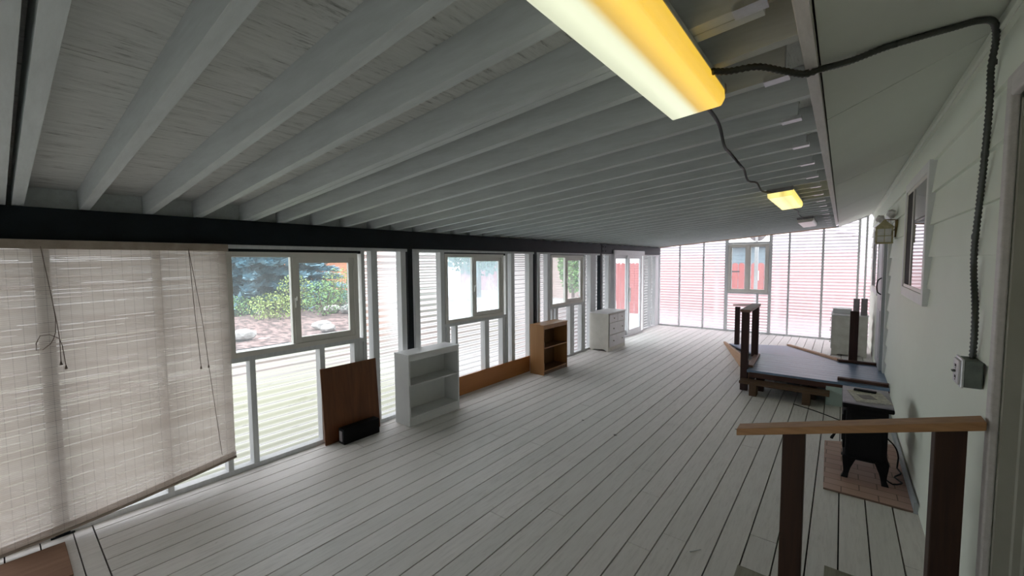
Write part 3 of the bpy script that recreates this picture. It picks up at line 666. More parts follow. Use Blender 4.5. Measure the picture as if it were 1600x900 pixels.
def crumple(c, r, sc):
    mb = MB(); mb.ico(c, r, 3, .0, sc)
    vs = []
    for v in mb.v:
        d = Vector(v) - Vector(c); n = math.sin(d.x*90 + 1) * math.cos(d.y*70) + math.sin(d.z*110 + d.y*60)
        vs.append(tuple(Vector(c) + d * (1 + .16 * n)))
    mb.v = vs; return mb
solo('crumpled_paper', crumple((.345, 6.80, 2.295), .055, (.7, 2.2, .72)), 'crumple_white', 'crumpled white wad lying over the far side of the lantern roof', 'paper', (.335, 6.9, 2.3))
solo('crumpled_paper', crumple((.43, 6.60, 2.335), .052, (.72, 1.8, .9)), 'crumple_white', 'smaller white wad wedged between the lantern bracket and the house wall', 'paper', (.42, 6.8, 2.3))

# ------------------------------------------------------------------ blind
o = thing('roll_blind', 'tan matchstick roller blind let down crookedly at the left end of the window wall', 'blind', (-3.955, .5, 1.93))
ya, yb, xb_ = -.115, 1.205, -3.952
nb = 26; nz_ = 30; vs = []
def zlow(y):
    t = (y - ya) / (yb - ya); return .035 + .150 * t ** 1.35
for i in range(nb + 1):
    y = ya + (yb - ya) * i / nb
    for j in range(nz_ + 1):
        zz_ = zlow(y) + (1.915 - zlow(y)) * j / nz_
        vs.append((xb_ + .006 * math.sin(y * 9 + zz_ * 2) * (1 - j / nz_) , y, zz_))
W = nz_ + 1
bl = MB().add(vs, [(i*W + j, (i+1)*W + j, (i+1)*W + j + 1, i*W + j + 1) for i in range(nb) for j in range(nz_)])
link_mesh('blind_cloth', bl, 'blind_weave', o, smooth=True)
link_mesh('head_rail', MB().box((-3.985, -.35, 1.905), (-3.925, 1.215, 1.962)), 'blind_wood', o, bevel=.003)
link_mesh('bottom_rail', MB().tube([(xb_ + .004, ya + (yb-ya)*k/12, zlow(ya + (yb-ya)*k/12) - .002) for k in range(13)], .013, 8), 'blind_wood', o, smooth=True)
hem = MB(); 
for k in range(12):
    y0_, y1_ = ya + (yb-ya)*k/12, ya + (yb-ya)*(k+1)/12
    hem.add([(xb_ + .012, y0_, zlow(y0_) + .002), (xb_ + .012, y1_, zlow(y1_) + .002), (xb_ + .010, y1_, zlow(y1_) + .05), (xb_ + .010, y0_, zlow(y0_) + .05)], [(0, 1, 2, 3)])
link_mesh('hem', hem, 'blind_weave', o)
for cps_ in ([(-3.922, .20, 1.92), (-3.925, .23, 1.6), (-3.925, .25, 1.35), (-3.925, .25, 1.18)], [(-3.922, .20, 1.92), (-3.93, .24, 1.45), (-3.925, .21, 1.30), (-3.925, .15, 1.27), (-3.925, .17, 1.36), (-3.925, .25, 1.33), (-3.925, .27, 1.15)],
             [(-3.922, .95, 1.92), (-3.925, .97, 1.4), (-3.925, .99, 1.0)], [(-3.922, .95, 1.92), (-3.925, 1.01, 1.4), (-3.925, 1.04, 1.0)], [(-3.925, 1.04, 1.0), (-3.928, 1.08, .5), (-3.928, 1.10, .24)]):
    link_mesh('pull_cord', MB().tube(smooth_path(cps_, .05), .0022, 5), 'cord_tan', o)
for y, z in ((.25, 1.17), (.27, 1.14), (.99, .99), (1.04, .99)):
    link_mesh('cord_tassel', MB().tube([(-3.925, y, z + .012), (-3.925, y, z), (-3.925, y, z - .012)], [.003, .006, .008], 6), 'cord_tan', o)

# ------------------------------------------------------------------ furniture on the left
def bookcase(label, x0, x1, y0, y1, h, mat, inner, shelf_z, apron, kick):
    o = thing('bookcase', label, 'bookcase', ((x0 + x1) / 2, (y0 + y1) / 2, 0)); t = .02
    link_mesh('side_panel', MB().box((x0, y0, 0), (x1, y0 + t, h - t)), mat, o, bevel=.003)
    link_mesh('side_panel', MB().box((x0, y1 - t, 0), (x1, y1, h - t)), mat, o, bevel=.003)
    link_mesh('top_panel', MB().box((x0 - .002, y0 - .002, h - t), (x1 + .006, y1 + .002, h)), mat, o, bevel=.004)
    link_mesh('back_panel', MB().box((x0, y0 + t, kick * .5), (x0 + .008, y1 - t, h - t)), inner, o)
    link_mesh('shelf', MB().box((x0 + .008, y0 + t, shelf_z), (x1 - .005, y1 - t, shelf_z + .018)), inner if inner != mat else mat, o, bevel=.002)
    link_mesh('shelf', MB().box((x0 + .008, y0 + t, kick), (x1 - .004, y1 - t, kick + .018)), inner if inner != mat else mat, o, bevel=.002)
    link_mesh('apron', MB().box((x1 - .022, y0 + t, h - t - apron), (x1 - .002, y1 - t, h - t)), mat, o, bevel=.002)
    if mat != inner:
        for zs in (shelf_z, kick): link_mesh('shelf_edge', MB().box((x1 - .004, y0 + t, zs), (x1 - .001, y1 - t, zs + .018)), mat, o)
    link_mesh('kick_board', MB().box((x1 - .03 if kick < .06 else x1 - .018, y0 + t, 0), (x1 - (.012 if kick < .06 else 0), y1 - t, kick)), mat if kick >= .06 else inner, o)
    return o
bookcase('white two-shelf bookcase standing under the middle of the window wall', -3.90, -3.645, 2.765, 3.52, .80, 'white_furniture', 'white_furniture', .44, .055, .085)
bookcase('orange-brown wooden bookcase with dark inside, nearer than the white dresser', -3.905, -3.64, 5.36, 6.08, .80, 'shelf_orange', 'shelf_inner', .42, .05, .055)
# brown plywood panel leaning on the studs
R = Matrix.Translation((-3.93, 0, 0)) @ Matrix.Rotation(math.radians(-4.2), 4, 'Y')
solo('leaning_board', MB().box((-.014, 1.965, 0), (0, 2.585, .76), R), 'panel_brown', 'dark reddish-brown veneer panel leaning upright against the studs', 'board', (-3.95, 2.27, 0), bevel=.002)
o = thing('speaker_box', 'low black box standing on the floor in front of the leaning brown panel', 'box', (-3.85, 2.28, 0))
link_mesh('body', MB().box((-3.90, 2.085, 0), (-3.80, 2.49, .155)), 'black_plastic', o, bevel=.006)
link_mesh('front_grille', MB().box((-3.80, 2.10, .012), (-3.794, 2.475, .143)), 'black_iron', o, bevel=.002)
link_mesh('side_handle', MB().box((-3.875, 2.078, .03), (-3.825, 2.085, .13)), 'grey_block', o)
solo('low_board', MB().box((-4.005, 3.54, 0), (-3.985, 5.46, .255)), 'board_orange', 'long low orange wooden board standing on edge along the wall between the bookcases', 'board', (-3.995, 4.5, 0), bevel=.002)
# dresser
def dresser(label, x0, x1, y0, y1, h, face, rows, mat, fmat, kick=.07):
    """face '+x' or '-x'"""
    o = thing('dresser', label, 'dresser', ((x0 + x1) / 2, (y0 + y1) / 2, 0)); t = .018; s = 1 if face == '+x' else -1
    xf = x1 if s > 0 else x0
    body = MB(); ym_ = kick
    for ya_ in (y0, y1 - t):
        xs = sorted((xf, (x0 if s > 0 else x1)))
        prof = [(xs[0], 0), (xs[0] + .07, 0), (xs[0] + .10, .025), (xs[1] - .10, .035), (xs[1] - .05, 0), (xs[1], 0), (xs[1], h - .02), (xs[0], h - .02)]
        body.prism(prof, 1, ya_, ya_ + t)
    body.box((x0 + .004, y0 + t, kick), (x1 - .004, y1 - t, h - .02)); body.box((min(xf, xf - s*.015), y0 + t, 0), (max(xf, xf - s*.015), y1 - t, kick))
    link_mesh('carcass', body, mat, o, bevel=.002)
    link_mesh('top_panel', MB().box((x0 - .008, y0 - .012, h - .02), (x1 + .015, y1 + .012, h)) if s > 0 else MB().box((x0 - .02, y0 - .014, h - .022), (x1 + .008, y1 + .014, h)), fmat, o, bevel=.004)
    for (za, zb, n) in rows:
        wdt = (y1 - y0 - .05) / n
        for k_ in range(n):
            a = y0 + .025 + wdt * k_ + .004; b = a + wdt - .008
            d = link_mesh('drawer', MB().box((min(xf - s*.004, xf + s*.014), a, za), (max(xf - s*.004, xf + s*.014), b, zb)), fmat, o, bevel=.003)
            for fr_ in ((.5,) if n > 1 else (.22, .78)):
                yk_ = a + (b - a) * fr_; zk = (za + zb) / 2
                kb = MB().tube([(xf + s*.013, yk_, zk), (xf + s*.022, yk_, zk), (xf + s*.028, yk_, zk), (xf + s*.036, yk_, zk)], [.005, .005, .012, .010], 10)
                kn_ = link_mesh('knob', kb, 'brass_dark', d, smooth=True)
                kn_.matrix_parent_inverse = Matrix.Identity(4)
    return o
d1 = dresser('white painted dresser with four drawers by the sliding glass door', -4.0, -3.585, 7.56, 8.36, .775, '+x', [(.58, .735, 2), (.335, .565, 1), (.085, .32, 1)], 'dresser_white', 'dresser_front')
d2 = dresser('old off-white cabinet with chipped edges in the far right corner', -.115, .40, 9.86, 10.45, .775, '-x', [(.56, .735, 1), (.36, .545, 1), (.12, .345, 1)], 'old_cabinet', 'dresser_front', .10)
link_mesh('back_ledge', MB().box((-.115, 10.05, .775), (.17, 10.42, .865)), 'trim_white', d2, bevel=.004)
for n_, (x0, x1, ya_, top) in enumerate(((.185, .275, 9.90, 1.075), (.295, .385, 9.88, 1.085))):
    g_ = thing('grey_block', ('left' if n_ == 0 else 'right') + ' one of two upright grey blocks on top of the far corner cabinet', 'block', ((x0 + x1) / 2, ya_ + .05, .775), 'grey blocks on the cabinet')
    link_mesh('block', MB().box((x0, ya_, .775), (x1, ya_ + .10, top)), 'grey_block', g_, bevel=.004)

# ------------------------------------------------------------------ blue platform and ramp
o = thing('door_platform', 'low blue painted timber platform with ramp and dark rail posts by the storm door', 'platform', (-.3, 7.1, 0))
dk = MB(); yv = 6.40
while yv < 7.7: dk.box((-.98, yv, .265), (.478, min(yv + .137, 7.72), .30)); yv += .14
link_mesh('deck_boards', dk, 'blue_paint', o, bevel=.002)
link_mesh('rim_board', MB().box((-.95, 6.398, .205), (.478, 6.435, .272)), 'rim_wood', o, bevel=.003)
sk = MB().box((-.96, 6.44, .12), (-.92, 7.70, .263)).box((.42, 6.44, .0), (.47, 7.70, .263)).box((-.92, 7.66, .0), (.42, 7.70, .263))
for x in (-.88, -.3, .3): sk.box((x, 6.5, 0), (x + .09, 6.59, .263)); sk.box((x, 7.5, 0), (x + .09, 7.59, .263))
link_mesh('joists', sk, 'red_wood', o)
rp = MB(); P0, P1, Q0, Q1 = Vector((-1.0, 7.46, .30)), Vector((.02, 7.74, .30)), Vector((-1.86, 9.86, .012)), Vector((-.82, 10.28, .012))
nn = 14
for i in range(nn):
    a, b = i / nn, (i + .985) / nn
    A, B_, C_, D_ = P0.lerp(Q0, a), P1.lerp(Q1, a), P1.lerp(Q1, b), P0.lerp(Q0, b); dn = Vector((0, 0, -.022))
    rp.hexa([A + dn, B_ + dn, C_ + dn, D_ + dn], [A, B_, C_, D_])
link_mesh('ramp_boards', rp, 'blue_paint_pale', o)
cu = MB().beam(P0 + Vector((-.03, .05, -.27)), Q0 + Vector((-.03, .03, -.012)), .035, .0)
left = MB(); a, b = P0 + Vector((-.05, -.35, 0)), Q0 + Vector((-.10, .05, 0))
sd = (b - a).cross(Vector((0, 0, 1))).normalized() * .02
left.hexa([Vector((a.x, a.y, 0)) - sd, Vector((a.x, a.y, 0)) + sd, Vector((b.x, b.y, 0)) + sd, Vector((b.x, b.y, 0)) - sd],
          [Vector((a.x, a.y, .27)) - sd, Vector((a.x, a.y, .27)) + sd, Vector((b.x, b.y, .035)) + sd, Vector((b.x, b.y, .035)) - sd])
link_mesh('ramp_side', left, 'pale_plank', o)
link_mesh('curb', MB().beam(P1 + Vector((.0, .0, .003)), Q1 + Vector((0, 0, .003)), .07, .035), 'pale_plank', o, bevel=.003)
link_mesh('curb', MB().beam((.0, 7.70, .302), (.475, 7.74, .302), .06, .035), 'rim_wood', o, bevel=.003)
link_mesh('curb', MB().beam((.0, 6.53, .302), (.475, 6.50, .302), .07, .035), 'rim_wood', o, bevel=.003)
link_mesh('curb', MB().beam((-.965, 6.55, .302), (-1.0, 7.45, .302), .07, .035), 'rail_wood_y', o, bevel=.003)
def post(x, y, z0, z1, w_=.088): link_mesh('rail_post', MB().box((x - w_/2, y - w_/2, z0), (x + w_/2, y + w_/2, z1)), 'red_wood', o, bevel=.003)
post(-1.02, 6.46, 0, 1.09); post(-1.03, 7.38, .30, 1.09); post(-1.68, 9.68, 0, .83); post(.165, 7.80, .30, 1.05, .10)
link_mesh('hand_rail', MB().beam((-1.02, 6.40, 1.09), (-1.03, 7.42, 1.09), .12, .036), 'rail_wood_y', o, bevel=.003)
link_mesh('hand_rail', MB().beam((-1.03, 7.36, 1.088), (-1.76, 9.95, .825), .12, .036), 'rail_wood_y', o, bevel=.003)
o = thing('step_bench', 'low brown wooden step standing on the floor in front of the blue platform', 'step', (-.53, 6.28, 0))
link_mesh('tread', MB().box((-1.04, 6.20, .148), (-.07, 6.38, .186)), 'bench_wood', o, bevel=.004)
for x in (-.92, -.34): link_mesh('leg', MB().box((x, 6.20, 0), (x + .085, 6.36, .148)), 'bench_wood', o, bevel=.003)
solo('green_panel', MB().box((-.11, 6.385, 0), (.32, 6.40, .235)), 'green_board', 'pale green board standing under the right end of the platform beside the stove', 'board', (.1, 6.39, 0), bevel=.002)

# ------------------------------------------------------------------ stove on its tile mat
mt = MB().hexa([(-.06, 3.985, .0), (.475, 3.985, .0), (.465, 5.35, .0), (-.08, 5.06, .0)], [(-.06, 3.985, .014), (.475, 3.985, .014), (.465, 5.35, .014), (-.08, 5.06, .014)])
solo('hearth_mat', mt, 'hearth_tile', 'reddish-tan tiled hearth mat on the floor under the black stove', 'mat', (-.06, 3.985, 0), bevel=.002)
o = thing('stove', 'small black cast-iron stove on splayed legs beside the house wall', 'stove', (.2, 4.55, .014))
x0, x1, y0, y1 = .065, .325, 4.30, 4.80
link_mesh('body', MB().box((x0, y0, .17), (x1, y1, .60)), 'black_iron', o, bevel=.012)
link_mesh('skirt', MB().prism([(x0 - .012, .145), (x0 + .05, .19), (x1 - .05, .19), (x1 + .012, .145), (x1 + .012, .20), (x0 - .012, .20)], 1, y0 - .012, y1 + .012), 'black_iron', o, bevel=.004)
link_mesh('top_plate', MB().box((x0 - .028, y0 - .03, .60), (x1 + .03, y1 + .03, .635)), 'black_iron', o, bevel=.010)
link_mesh('top_mat', MB().box((x0 - .026, y0 - .026, .636), (x1 + .026, y1 + .026, .648)), 'grey_top', o, bevel=.004)
link_mesh('stove_door', MB().box((x0 - .016, y0 + .07, .23), (x0 - .0, y1 - .07, .55)).box((x0 - .024, y0 + .11, .28), (x0 - .016, y1 - .11, .50)), 'black_iron', o, bevel=.003)
link_mesh('door_handle', MB().tube([(x0 - .012, 4.42, .36), (x0 - .055, 4.42, .345), (x0 - .085, 4.42, .285), (x0 - .09, 4.42, .27)], [.006, .006, .011, .011], 8), 'black_iron', o, smooth=True)
link_mesh('side_ribs', MB().box((x0 + .03, y0 - .008, .24), (x1 - .03, y0, .55)), 'black_iron', o, bevel=.003)
for sx, xx in ((-1, x0), (1, x1)):
    for sy_, yy_ in ((-1, y0), (1, y1)):
        a = xx; lg = MB(); cx_ = xx - sx * .03; cy_ = yy_ - sy_ * .03; secs = []
        for z, off, wd in ((.19, 0, .045), (.15, .006, .036), (.10, .012, .024), (.05, .016, .017), (.025, .022, .020), (.014, .026, .022)):
            ccx, ccy = cx_ + sx * off, cy_ + sy_ * off; secs.append([(ccx - wd, ccy - wd, z), (ccx + wd, ccy - wd, z), (ccx + wd, ccy + wd, z), (ccx - wd, ccy + wd, z)])
        for s0, s1 in zip(secs[1:], secs): lg.hexa(s0, s1)
        link_mesh('leg', lg, 'black_iron', o)
stv = o
link_mesh('power_cord', MB().tube(smooth_path([(.34, 4.62, .30), (.40, 4.66, .22), (.43, 4.75, .10), (.42, 4.70, .03), (.44, 4.62, .024), (.39, 4.5, .024), (.43, 4.42, .024), (.37, 4.35, .024), (.33, 4.40, .03)], .03), .006, 6), 'cable_black', stv, smooth=True)
link_mesh('power_cord', MB().tube(smooth_path([(-.42, 6.15, .006), (-.2, 6.02, .006), (-.05, 5.9, .006), (.12, 5.75, .006), (.3, 5.6, .006)], .05), .006, 6), 'cable_black', stv, smooth=True)
# papers and remote on the stove
Rz = Matrix.Translation((.21, 4.52, .6485)) @ Matrix.Rotation(math.radians(9), 4, 'Z')
solo('leaflet', MB().box((-.115, -.17, 0), (.115, .17, .006), Rz), 'paper', 'creased leaflet lying flat on top of the stove', 'leaflet', (.21, 4.52, .6485))
Rz2 = Matrix.Translation((.20, 4.50, .655)) @ Matrix.Rotation(math.radians(20), 4, 'Z')
solo('photo_card', MB().box((-.055, -.07, 0), (.04, .05, .002), Rz2), 'grey_block', 'small dark card lying on the leaflet on the stove', 'card', (.2, 4.5, .655))
Rz3 = Matrix.Translation((.19, 4.66, .6555)) @ Matrix.Rotation(math.radians(-8), 4, 'Z')
rm = solo('remote_control', MB().box((-.075, -.02, 0), (.075, .02, .018), Rz3), 'black_plastic', 'slim black remote control on the papers on top of the stove', 'remote', (.19, 4.66, .6555), bevel=.005)

# ------------------------------------------------------------------ front railing and entry steps
o = thing('stair_railing', 'brown stained stair railing with two square posts in the right foreground', 'railing', (.1, 2.44, 0))
link_mesh('hand_rail', MB().beam((-.405, 2.43, .885), (.462, 2.43, 1.128), .092, .036), 'rail_wood', o, bevel=.004)
def rz_(x): return .885 + (x + .405) * (.243 / .867)
for x0 in (-.205, .325):
    x1 = x0 + .092
    link_mesh('post', MB().hexa([(x0, 2.405, 0), (x1, 2.405, 0), (x1, 2.495, 0), (x0, 2.495, 0)], [(x0, 2.405, rz_(x0)), (x1, 2.405, rz_(x1)), (x1, 2.495, rz_(x1)), (x0, 2.495, rz_(x0))]), 'post_wood', o, bevel=.004)
o = thing('entry_steps', 'weathered grey-green wooden steps to the house door, corners just in the bottom of the photo', 'steps', (.1, 1.9, 0))
link_mesh('tread', MB().box((-.385, 1.35, .15), (-.02, 2.40, .18)), 'weathered', o, bevel=.003)
link_mesh('landing', MB().box((-.02, 1.35, .33), (.475, 2.38, .36)), 'weathered', o, bevel=.003)
for bx in (((-.355, 1.38, 0), (-.335, 2.38, .15)), ((.0, 1.38, .18), (.02, 2.36, .33))): link_mesh('riser', MB().box(*bx), 'weathered', o)
for ys_ in (1.40, 2.32): link_mesh('stringer', MB().prism([(-.34, 0), (-.34, .15), (.02, .15), (.02, .33), (.47, .33), (.47, 0)], 1, ys_, ys_ + .04), 'weathered', o)
solo('door_mat', MB().box((-3.885, -.75, 0), (-3.43, .205, .014)), 'mat_brown', 'brown flat mat on the boards below the left blind', 'mat', (-3.66, -.3, 0), bevel=.003)
solo('floor_nail', MB().tube([(-.68, 2.60, .004), (-.63, 2.66, .006)], .003, 6), 'galv', 'thin pale metal pin lying on the floorboards near the bottom of the photo', 'nail', (-.66, 2.63, 0))

# ------------------------------------------------------------------ outdoors
GZ = -.22
struct('ground', MB().box((-60, -30, GZ - .1), (30, 70, GZ)), 'concrete', 'pale paved yard outside').__setitem__('kind', 'structure')
lw = MB().box((-9.2, -20, GZ), (-4.5, 5.0, GZ + .02)); tag(link_mesh('lawn', lw, 'lawn'), 'green lawn strip outside under the near windows', 'lawn', kind='stuff')
ml = MB(); NX, NY = 24, 40; vs = []
for i in range(NX + 1):
    for j in range(NY + 1):
        x = -26 + 15.0 * i / NX; y = -12 + 27.5 * j / NY; e = min(1, (NX - i) / 3)
        vs.append((x, y, GZ + .02 + e * (.06 + .10 * math.sin(x * .9) * math.cos(y * .7) + .02 * random.random())))
ml.add(vs, [(i*(NY+1)+j, (i+1)*(NY+1)+j, (i+1)*(NY+1)+j+1, i*(NY+1)+j+1) for i in range(NX) for j in range(NY)])
tag(link_mesh('mulch_bed', ml, 'mulch', smooth=True), 'reddish-brown mulch bed of the garden outside the first window', 'mulch', kind='stuff')

def foliage(c, rx, ry, rz, n, leaf, squash=1):
    mb = MB()
    for _ in range(n):
        while True:
            p = Vector((random.uniform(-1, 1), random.uniform(-1, 1), random.uniform(-1, 1)))
            if .25 < p.length < 1: break
        p = Vector((p.x * rx, p.y * ry, p.z * rz)) + Vector(c)
        a = Vector((random.uniform(-1, 1), random.uniform(-1, 1), random.uniform(-.5, 1))).normalized(); b = a.orthogonal().normalized()
        s = leaf * random.uniform(.6, 1.3)
        mb.add([p - b * s * .35, p + a * s * .6 - b * 0, p + b * s * .35, p - a * s * .6], [(0, 1, 2, 3)])
    return mb
def shrub(name, label, x, y, r, h, mat, n=900, leaf=.07):
    x, y = x * 1.0, y * 1.0
    o = thing(name, label, 'shrub', (x, y, GZ), 'shrubs in the mulch bed')
    link_mesh('foliage', foliage((x, y, GZ + h * .55), r, r, h * .5, n, leaf), mat, o)
    st = MB()
    for k in range(6):
        an = k * 1.05; st.tube([(x + .03 * math.cos(an), y + .03 * math.sin(an), GZ), (x + r * .5 * math.cos(an), y + r * .5 * math.sin(an), GZ + h * .7)], .014, 5)
    link_mesh('stems', st, 'bark', o)
def spruce(label, x, y, h, r, n=9000):
    o = thing('blue_spruce', label, 'tree', (x, y, GZ), 'spruces beyond the mulch bed')
    mb = MB(); tiers = 15
    for t_ in range(tiers):
        zt = GZ + .25 + (h - .5) * t_ / tiers; R_ = r * (1 - t_ / tiers) ** .8 + .15
        nbr = 17
        for k in range(nbr):
            an = 2 * math.pi * k / nbr + t_ * .5 + random.uniform(-.1, .1); L_ = R_ * random.uniform(.8, 1.08)
            for q_ in range(int((150 if zt < 3 else 40) * L_ / r) + 8):
                f = random.uniform(.15, 1); cx, cy = x + math.cos(an) * L_ * f, y + math.sin(an) * L_ * f
                cz = zt - .10 * L_ * f * f + random.uniform(-.07, .05); w_ = .30 * (1.1 - f) + .12
                p = Vector((cx + random.uniform(-w_, w_), cy + random.uniform(-w_, w_), cz))
                d = Vector((math.cos(an + random.uniform(-.8, .8)), math.sin(an + random.uniform(-.8, .8)), random.uniform(-.1, .5))).normalized()
                b = d.cross(Vector((random.uniform(-.4, .4), random.uniform(-.4, .4), 1))).normalized(); s = random.uniform(.22, .42)
                mb.add([p - b * s * .34, p + d * s, p + b * s * .34, p - d * s * .3], [(0, 1, 2, 3)])
    link_mesh('needles', mb, 'spruce_blue', o)
    core = MB().tube([(x, y, GZ + .2), (x, y, GZ + h * .3), (x, y, GZ + h * .7), (x, y, GZ + h)], [r * .3, r * .25, r * .12, .03], 14)
    link_mesh('inner_branches', core, 'spruce_dark', o)
    link_mesh('trunk', MB().tube([(x, y, GZ), (x, y, GZ + 1)], .13, 10), 'bark', o)
spruce('big blue spruce filling the left pane of the first window', -20.5, 7.4, 8.0, 3.6)
spruce('blue spruce seen at the top of the right pane of the first window', -21.2, 9.6, 6.5, 1.9)
for a in (('shrub', 'low yellow-green shrub in the middle of the left pane of the first window', -15.3, 5.95, .75, 1.0, 'leaf_lime'),
          ('shrub', 'taller lime shrub at the right of the left pane of the first window', -16.6, 7.3, .7, 1.55, 'leaf_lime'),
          ('shrub', 'dull green shrub at the lower left of the first window', -17.6, 5.55, 1.1, .8, 'leaf_green'),
          ('shrub', 'loose green shrub in the left half of the right pane of the first window', -15.2, 7.75, .75, 1.35, 'leaf_green'),
          ('shrub', 'yellow-tipped tall shrub behind the green one in the right pane', -17.6, 9.6, .8, 1.75, 'leaf_lime'),
          ('shrub', 'dark green bush at the right edge of the first window', -14.6, 8.75, .7, 1.35, 'leaf_deep')): shrub(*a)
for k, (x, y, s) in enumerate(((-12.3, 4.05, .26), (-15.6, 9.0, .34), (-16.1, 8.5, .30), (-17.6, 6.4, .16), (-12.3, 6.15, .24), (-11.7, 6.05, .2))):
    labs = ['pale rock at the lower left of the first window view', 'pale rock among the shrubs in the right pane, left one of a pair', 'pale rock among the shrubs in the right pane, right one of a pair', 'little pale stone beside the yellow-green shrub', 'small pale stone at the near edge of the mulch, left of the largest', 'pale stone at the near edge of the mulch in the right pane']
    solo('rock', MB().ico((x, y, GZ + .09 + s * .25), s, 2, .12, (1, 1.2, .6)), 'rock_pale', labs[k], 'rock', (x, y, GZ), group='rocks in the mulch bed', smooth=False)
# houses and fences
def clapboard(mb, x0, x1, y, z0, z1, pitch=.19):
    z = z0
    while z < z1: mb.prism([(y + .03, z), (y, z), (y + .015, min(z + pitch, z1)), (y + .03, min(z + pitch, z1))], 0, x0, x1) if False else mb.add(
        [(x0, y, z), (x1, y, z), (x1, y + .02, min(z + pitch, z1)), (x0, y + .02, min(z + pitch, z1)), (x0, y + .06, z), (x1, y + .06, z), (x1, y + .06, min(z + pitch, z1)), (x0, y + .06, min(z + pitch, z1))],
        [(0,1,2,3),(4,5,6,7),(0,1,5,4),(3,2,6,7),(0,3,7,4),(1,2,6,5)]); z += pitch
def house(label, cat, x0, x1, y0, y1, h, wall, roofh, pitch=.19):
    o = thing('house', label, cat, ((x0 + x1) / 2, (y0 + y1) / 2, GZ))
    w_ = MB(); clapboard(w_, x0, x1, y0, GZ, h, pitch); w_.box((x0, y0 + .06, GZ), (x1, y1, h))
    link_mesh('wall', w_, wall, o)
    yc = (y0 + y1) / 2; rf_ = MB().prism([(y0 - .4, h - .05), (yc, h + roofh), (y1 + .4, h - .05), (y1 + .4, h + .08), (yc, h + roofh + .15), (y0 - .4, h + .08)], 0, x0 - .4, x1 + .4)
    link_mesh('roof', rf_, 'roof_grey', o)
    wn_ = MB().box((x0 + (x1-x0)*.4, y0 - .03, 1.3), (x0 + (x1-x0)*.55, y0 + .02, 2.2)); link_mesh('window', wn_, 'dark_pane', o)
    return o
house('blue-grey neighbouring house seen over the red fence through the far window', 'house', -9.0, 9.0, 25.0, 32.0, 2.55, 'house_teal', .12)
oh = thing('house', 'orange clapboard house glimpsed past the spruce through the first window', 'house', (-26, 15, GZ))
ow = MB(); z = GZ
while z < 3.0:
    ow.add([(-23.5, 10.4, z), (-23.5, 20, z), (-23.52, 20, z + .22), (-23.52, 10.4, z + .22), (-23.6, 10.4, z), (-23.6, 20, z), (-23.6, 20, z + .22), (-23.6, 10.4, z + .22)], [(0,1,2,3),(4,5,6,7),(0,1,5,4),(3,2,6,7),(0,3,7,4),(1,2,6,5)]); z += .22
ow.box((-30, 10.45, GZ), (-23.6, 20, 3.0)); link_mesh('wall', ow, 'house_orange', oh)
link_mesh('roof', MB().prism([(-30.5, 2.95), (-26.7, 4.6), (-23.0, 2.95), (-23.0, 3.1), (-26.7, 4.8), (-30.5, 3.1)], 1, 10, 20.5), 'roof_grey', oh)
def fence(label, x0, x1, y, gate=False, mat='fence_red', h=1.72):
    o = thing('picket_fence' if not gate else 'fence_gate', label, 'fence' if not gate else 'gate', ((x0 + x1) / 2, y, GZ))
    pk = MB(); x = x0 + .01; w_ = .172
    while x + w_ <= x1:
        n = 6; prof = [(x, GZ + .03), (x + w_, GZ + .03)] + [(x + w_ / 2 + w_ / 2 * math.cos(math.pi * i / n), h - .07 + .07 * math.sin(math.pi * i / n)) for i in range(n + 1)]
        pk.prism(prof, 1, y, y + .018); x += w_ + .012
    link_mesh('pickets', pk, mat, o)
    for zr_ in (.3, 1.2): link_mesh('rail', MB().box((x0, y + .018, zr_), (x1, y + .06, zr_ + .09)), mat, o)
    if not gate:
        for xx in (x0, x1 - .09): link_mesh('post', MB().box((xx, y + .02, GZ), (xx + .09, y + .11, h - .05)), mat, o)
    else:
        link_mesh('strap_hinge', MB().box((x0 - .02, y - .008, 1.42), (x0 + .42, y, 1.455)), 'black_iron', o)
        link_mesh('strap_hinge', MB().box((x1 - .42, y - .008, 1.42), (x1 + .02, y, 1.455)), 'black_iron', o)
        link_mesh('gate_latch', MB().box(((x0+x1)/2 + .16, y - .03, 1.16), ((x0+x1)/2 + .20, y - .005, 1.46)), 'trim_white', o)
    return o
FY = 15.2
fence('red picket fence run outside behind the left part of the far wall', -6.9, -3.05, FY)
fence('red picket gate with black strap hinges seen through the far window', -3.03, -1.5, FY, True)
fence('red picket fence run outside behind the right part of the far wall', -1.48, 3.2, FY)
fence('red picket fence run far down the yard seen through the second window', -22, -15.8, 21.5, mat='fence_hazed')
fence('red picket fence run outside past the sliding door', -11.0, -7.0, 19.5, mat='fence_hazed')
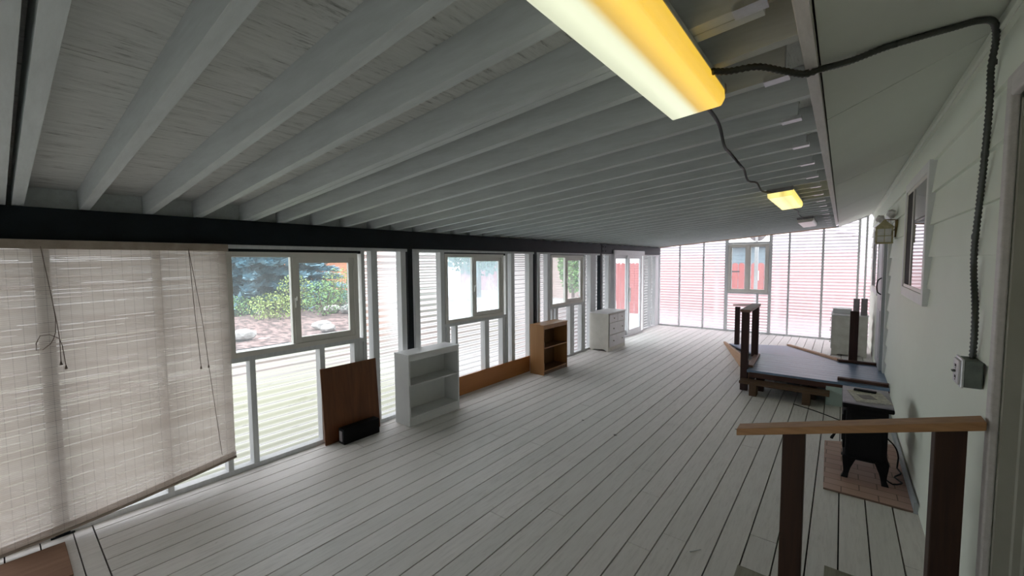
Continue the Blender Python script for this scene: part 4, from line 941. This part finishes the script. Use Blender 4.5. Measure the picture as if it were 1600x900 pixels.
house('beige clapboard shed added outside to imitate the striped reflection in the third window', 'shed', -15.4, -11.15, 19.6, 23, 2.5, 'reflection_beige', .5, .13)  # added shed; its courses imitate the end wall mirrored in the window
tr_ = thing('tree', 'leafy green tree standing outside beyond the third window', 'tree', (-10.4, 17.9, GZ), 'yard trees')
link_mesh('crown', foliage((-10.4, 17.9, 1.9), .75, .8, 1.7, 3000, .13), 'leaf_green', tr_); link_mesh('trunk', MB().tube([(-10.4, 17.9, GZ), (-10.4, 17.9, 2)], .08, 8), 'bark', tr_)
tr_ = thing('tree', 'teal-green tree outside showing hazily through the second window', 'tree', (-16.5, 17.6, GZ), 'yard trees')
link_mesh('crown', foliage((-16.5, 17.6, 2.7), 2.6, 2.2, 1.7, 5000, .18), 'leaf_deep', tr_); link_mesh('trunk', MB().tube([(-16.5, 17.6, GZ), (-16.5, 17.6, 2)], .15, 8), 'bark', tr_)
# satellite dish and downspout outside the end wall
o = thing('satellite_dish', 'dark round dish showing in the gap above the far window', 'dish', (-1.76, 12.45, 2.3))
ds = MB(); rings = [(0, 0), (.08, .012), (.15, .045), (.20, .09)]; vs = []
for rr, dd in rings:
    for k in range(18): an = 2*math.pi*k/18; vs.append((-1.76 + rr*math.cos(an), 12.45 + dd, 2.50 + rr*math.sin(an)))
ds.add(vs, [(i*18+k, i*18+(k+1) % 18, (i+1)*18+(k+1) % 18, (i+1)*18+k) for i in range(3) for k in range(18)])
dd_ = link_mesh('dish', ds, 'grey_block', o); sm = dd_.modifiers.new('solid', 'SOLIDIFY'); sm.thickness = .006
link_mesh('arm', MB().box((-1.79, 12.40, 2.2), (-1.73, 12.44, 2.47)), 'galv', o)
link_mesh('mount', MB().box((-1.80, 12.42, GZ), (-1.72, 12.5, 2.25)), 'galv', o)
solo('downspout', MB().tube(smooth_path([(-.12, 11.86, 2.42), (.05, 11.92, 2.40), (.25, 11.98, 2.33), (.50, 12.0, 2.30)], .06), .035, 10), 'gutter_white', 'pale curved downspout outside at the top right of the far wall', 'downspout', (.2, 11.95, 2.3), smooth=True)
for ob_ in bpy.data.objects:
    if '_o' in ob_: del ob_['_o']
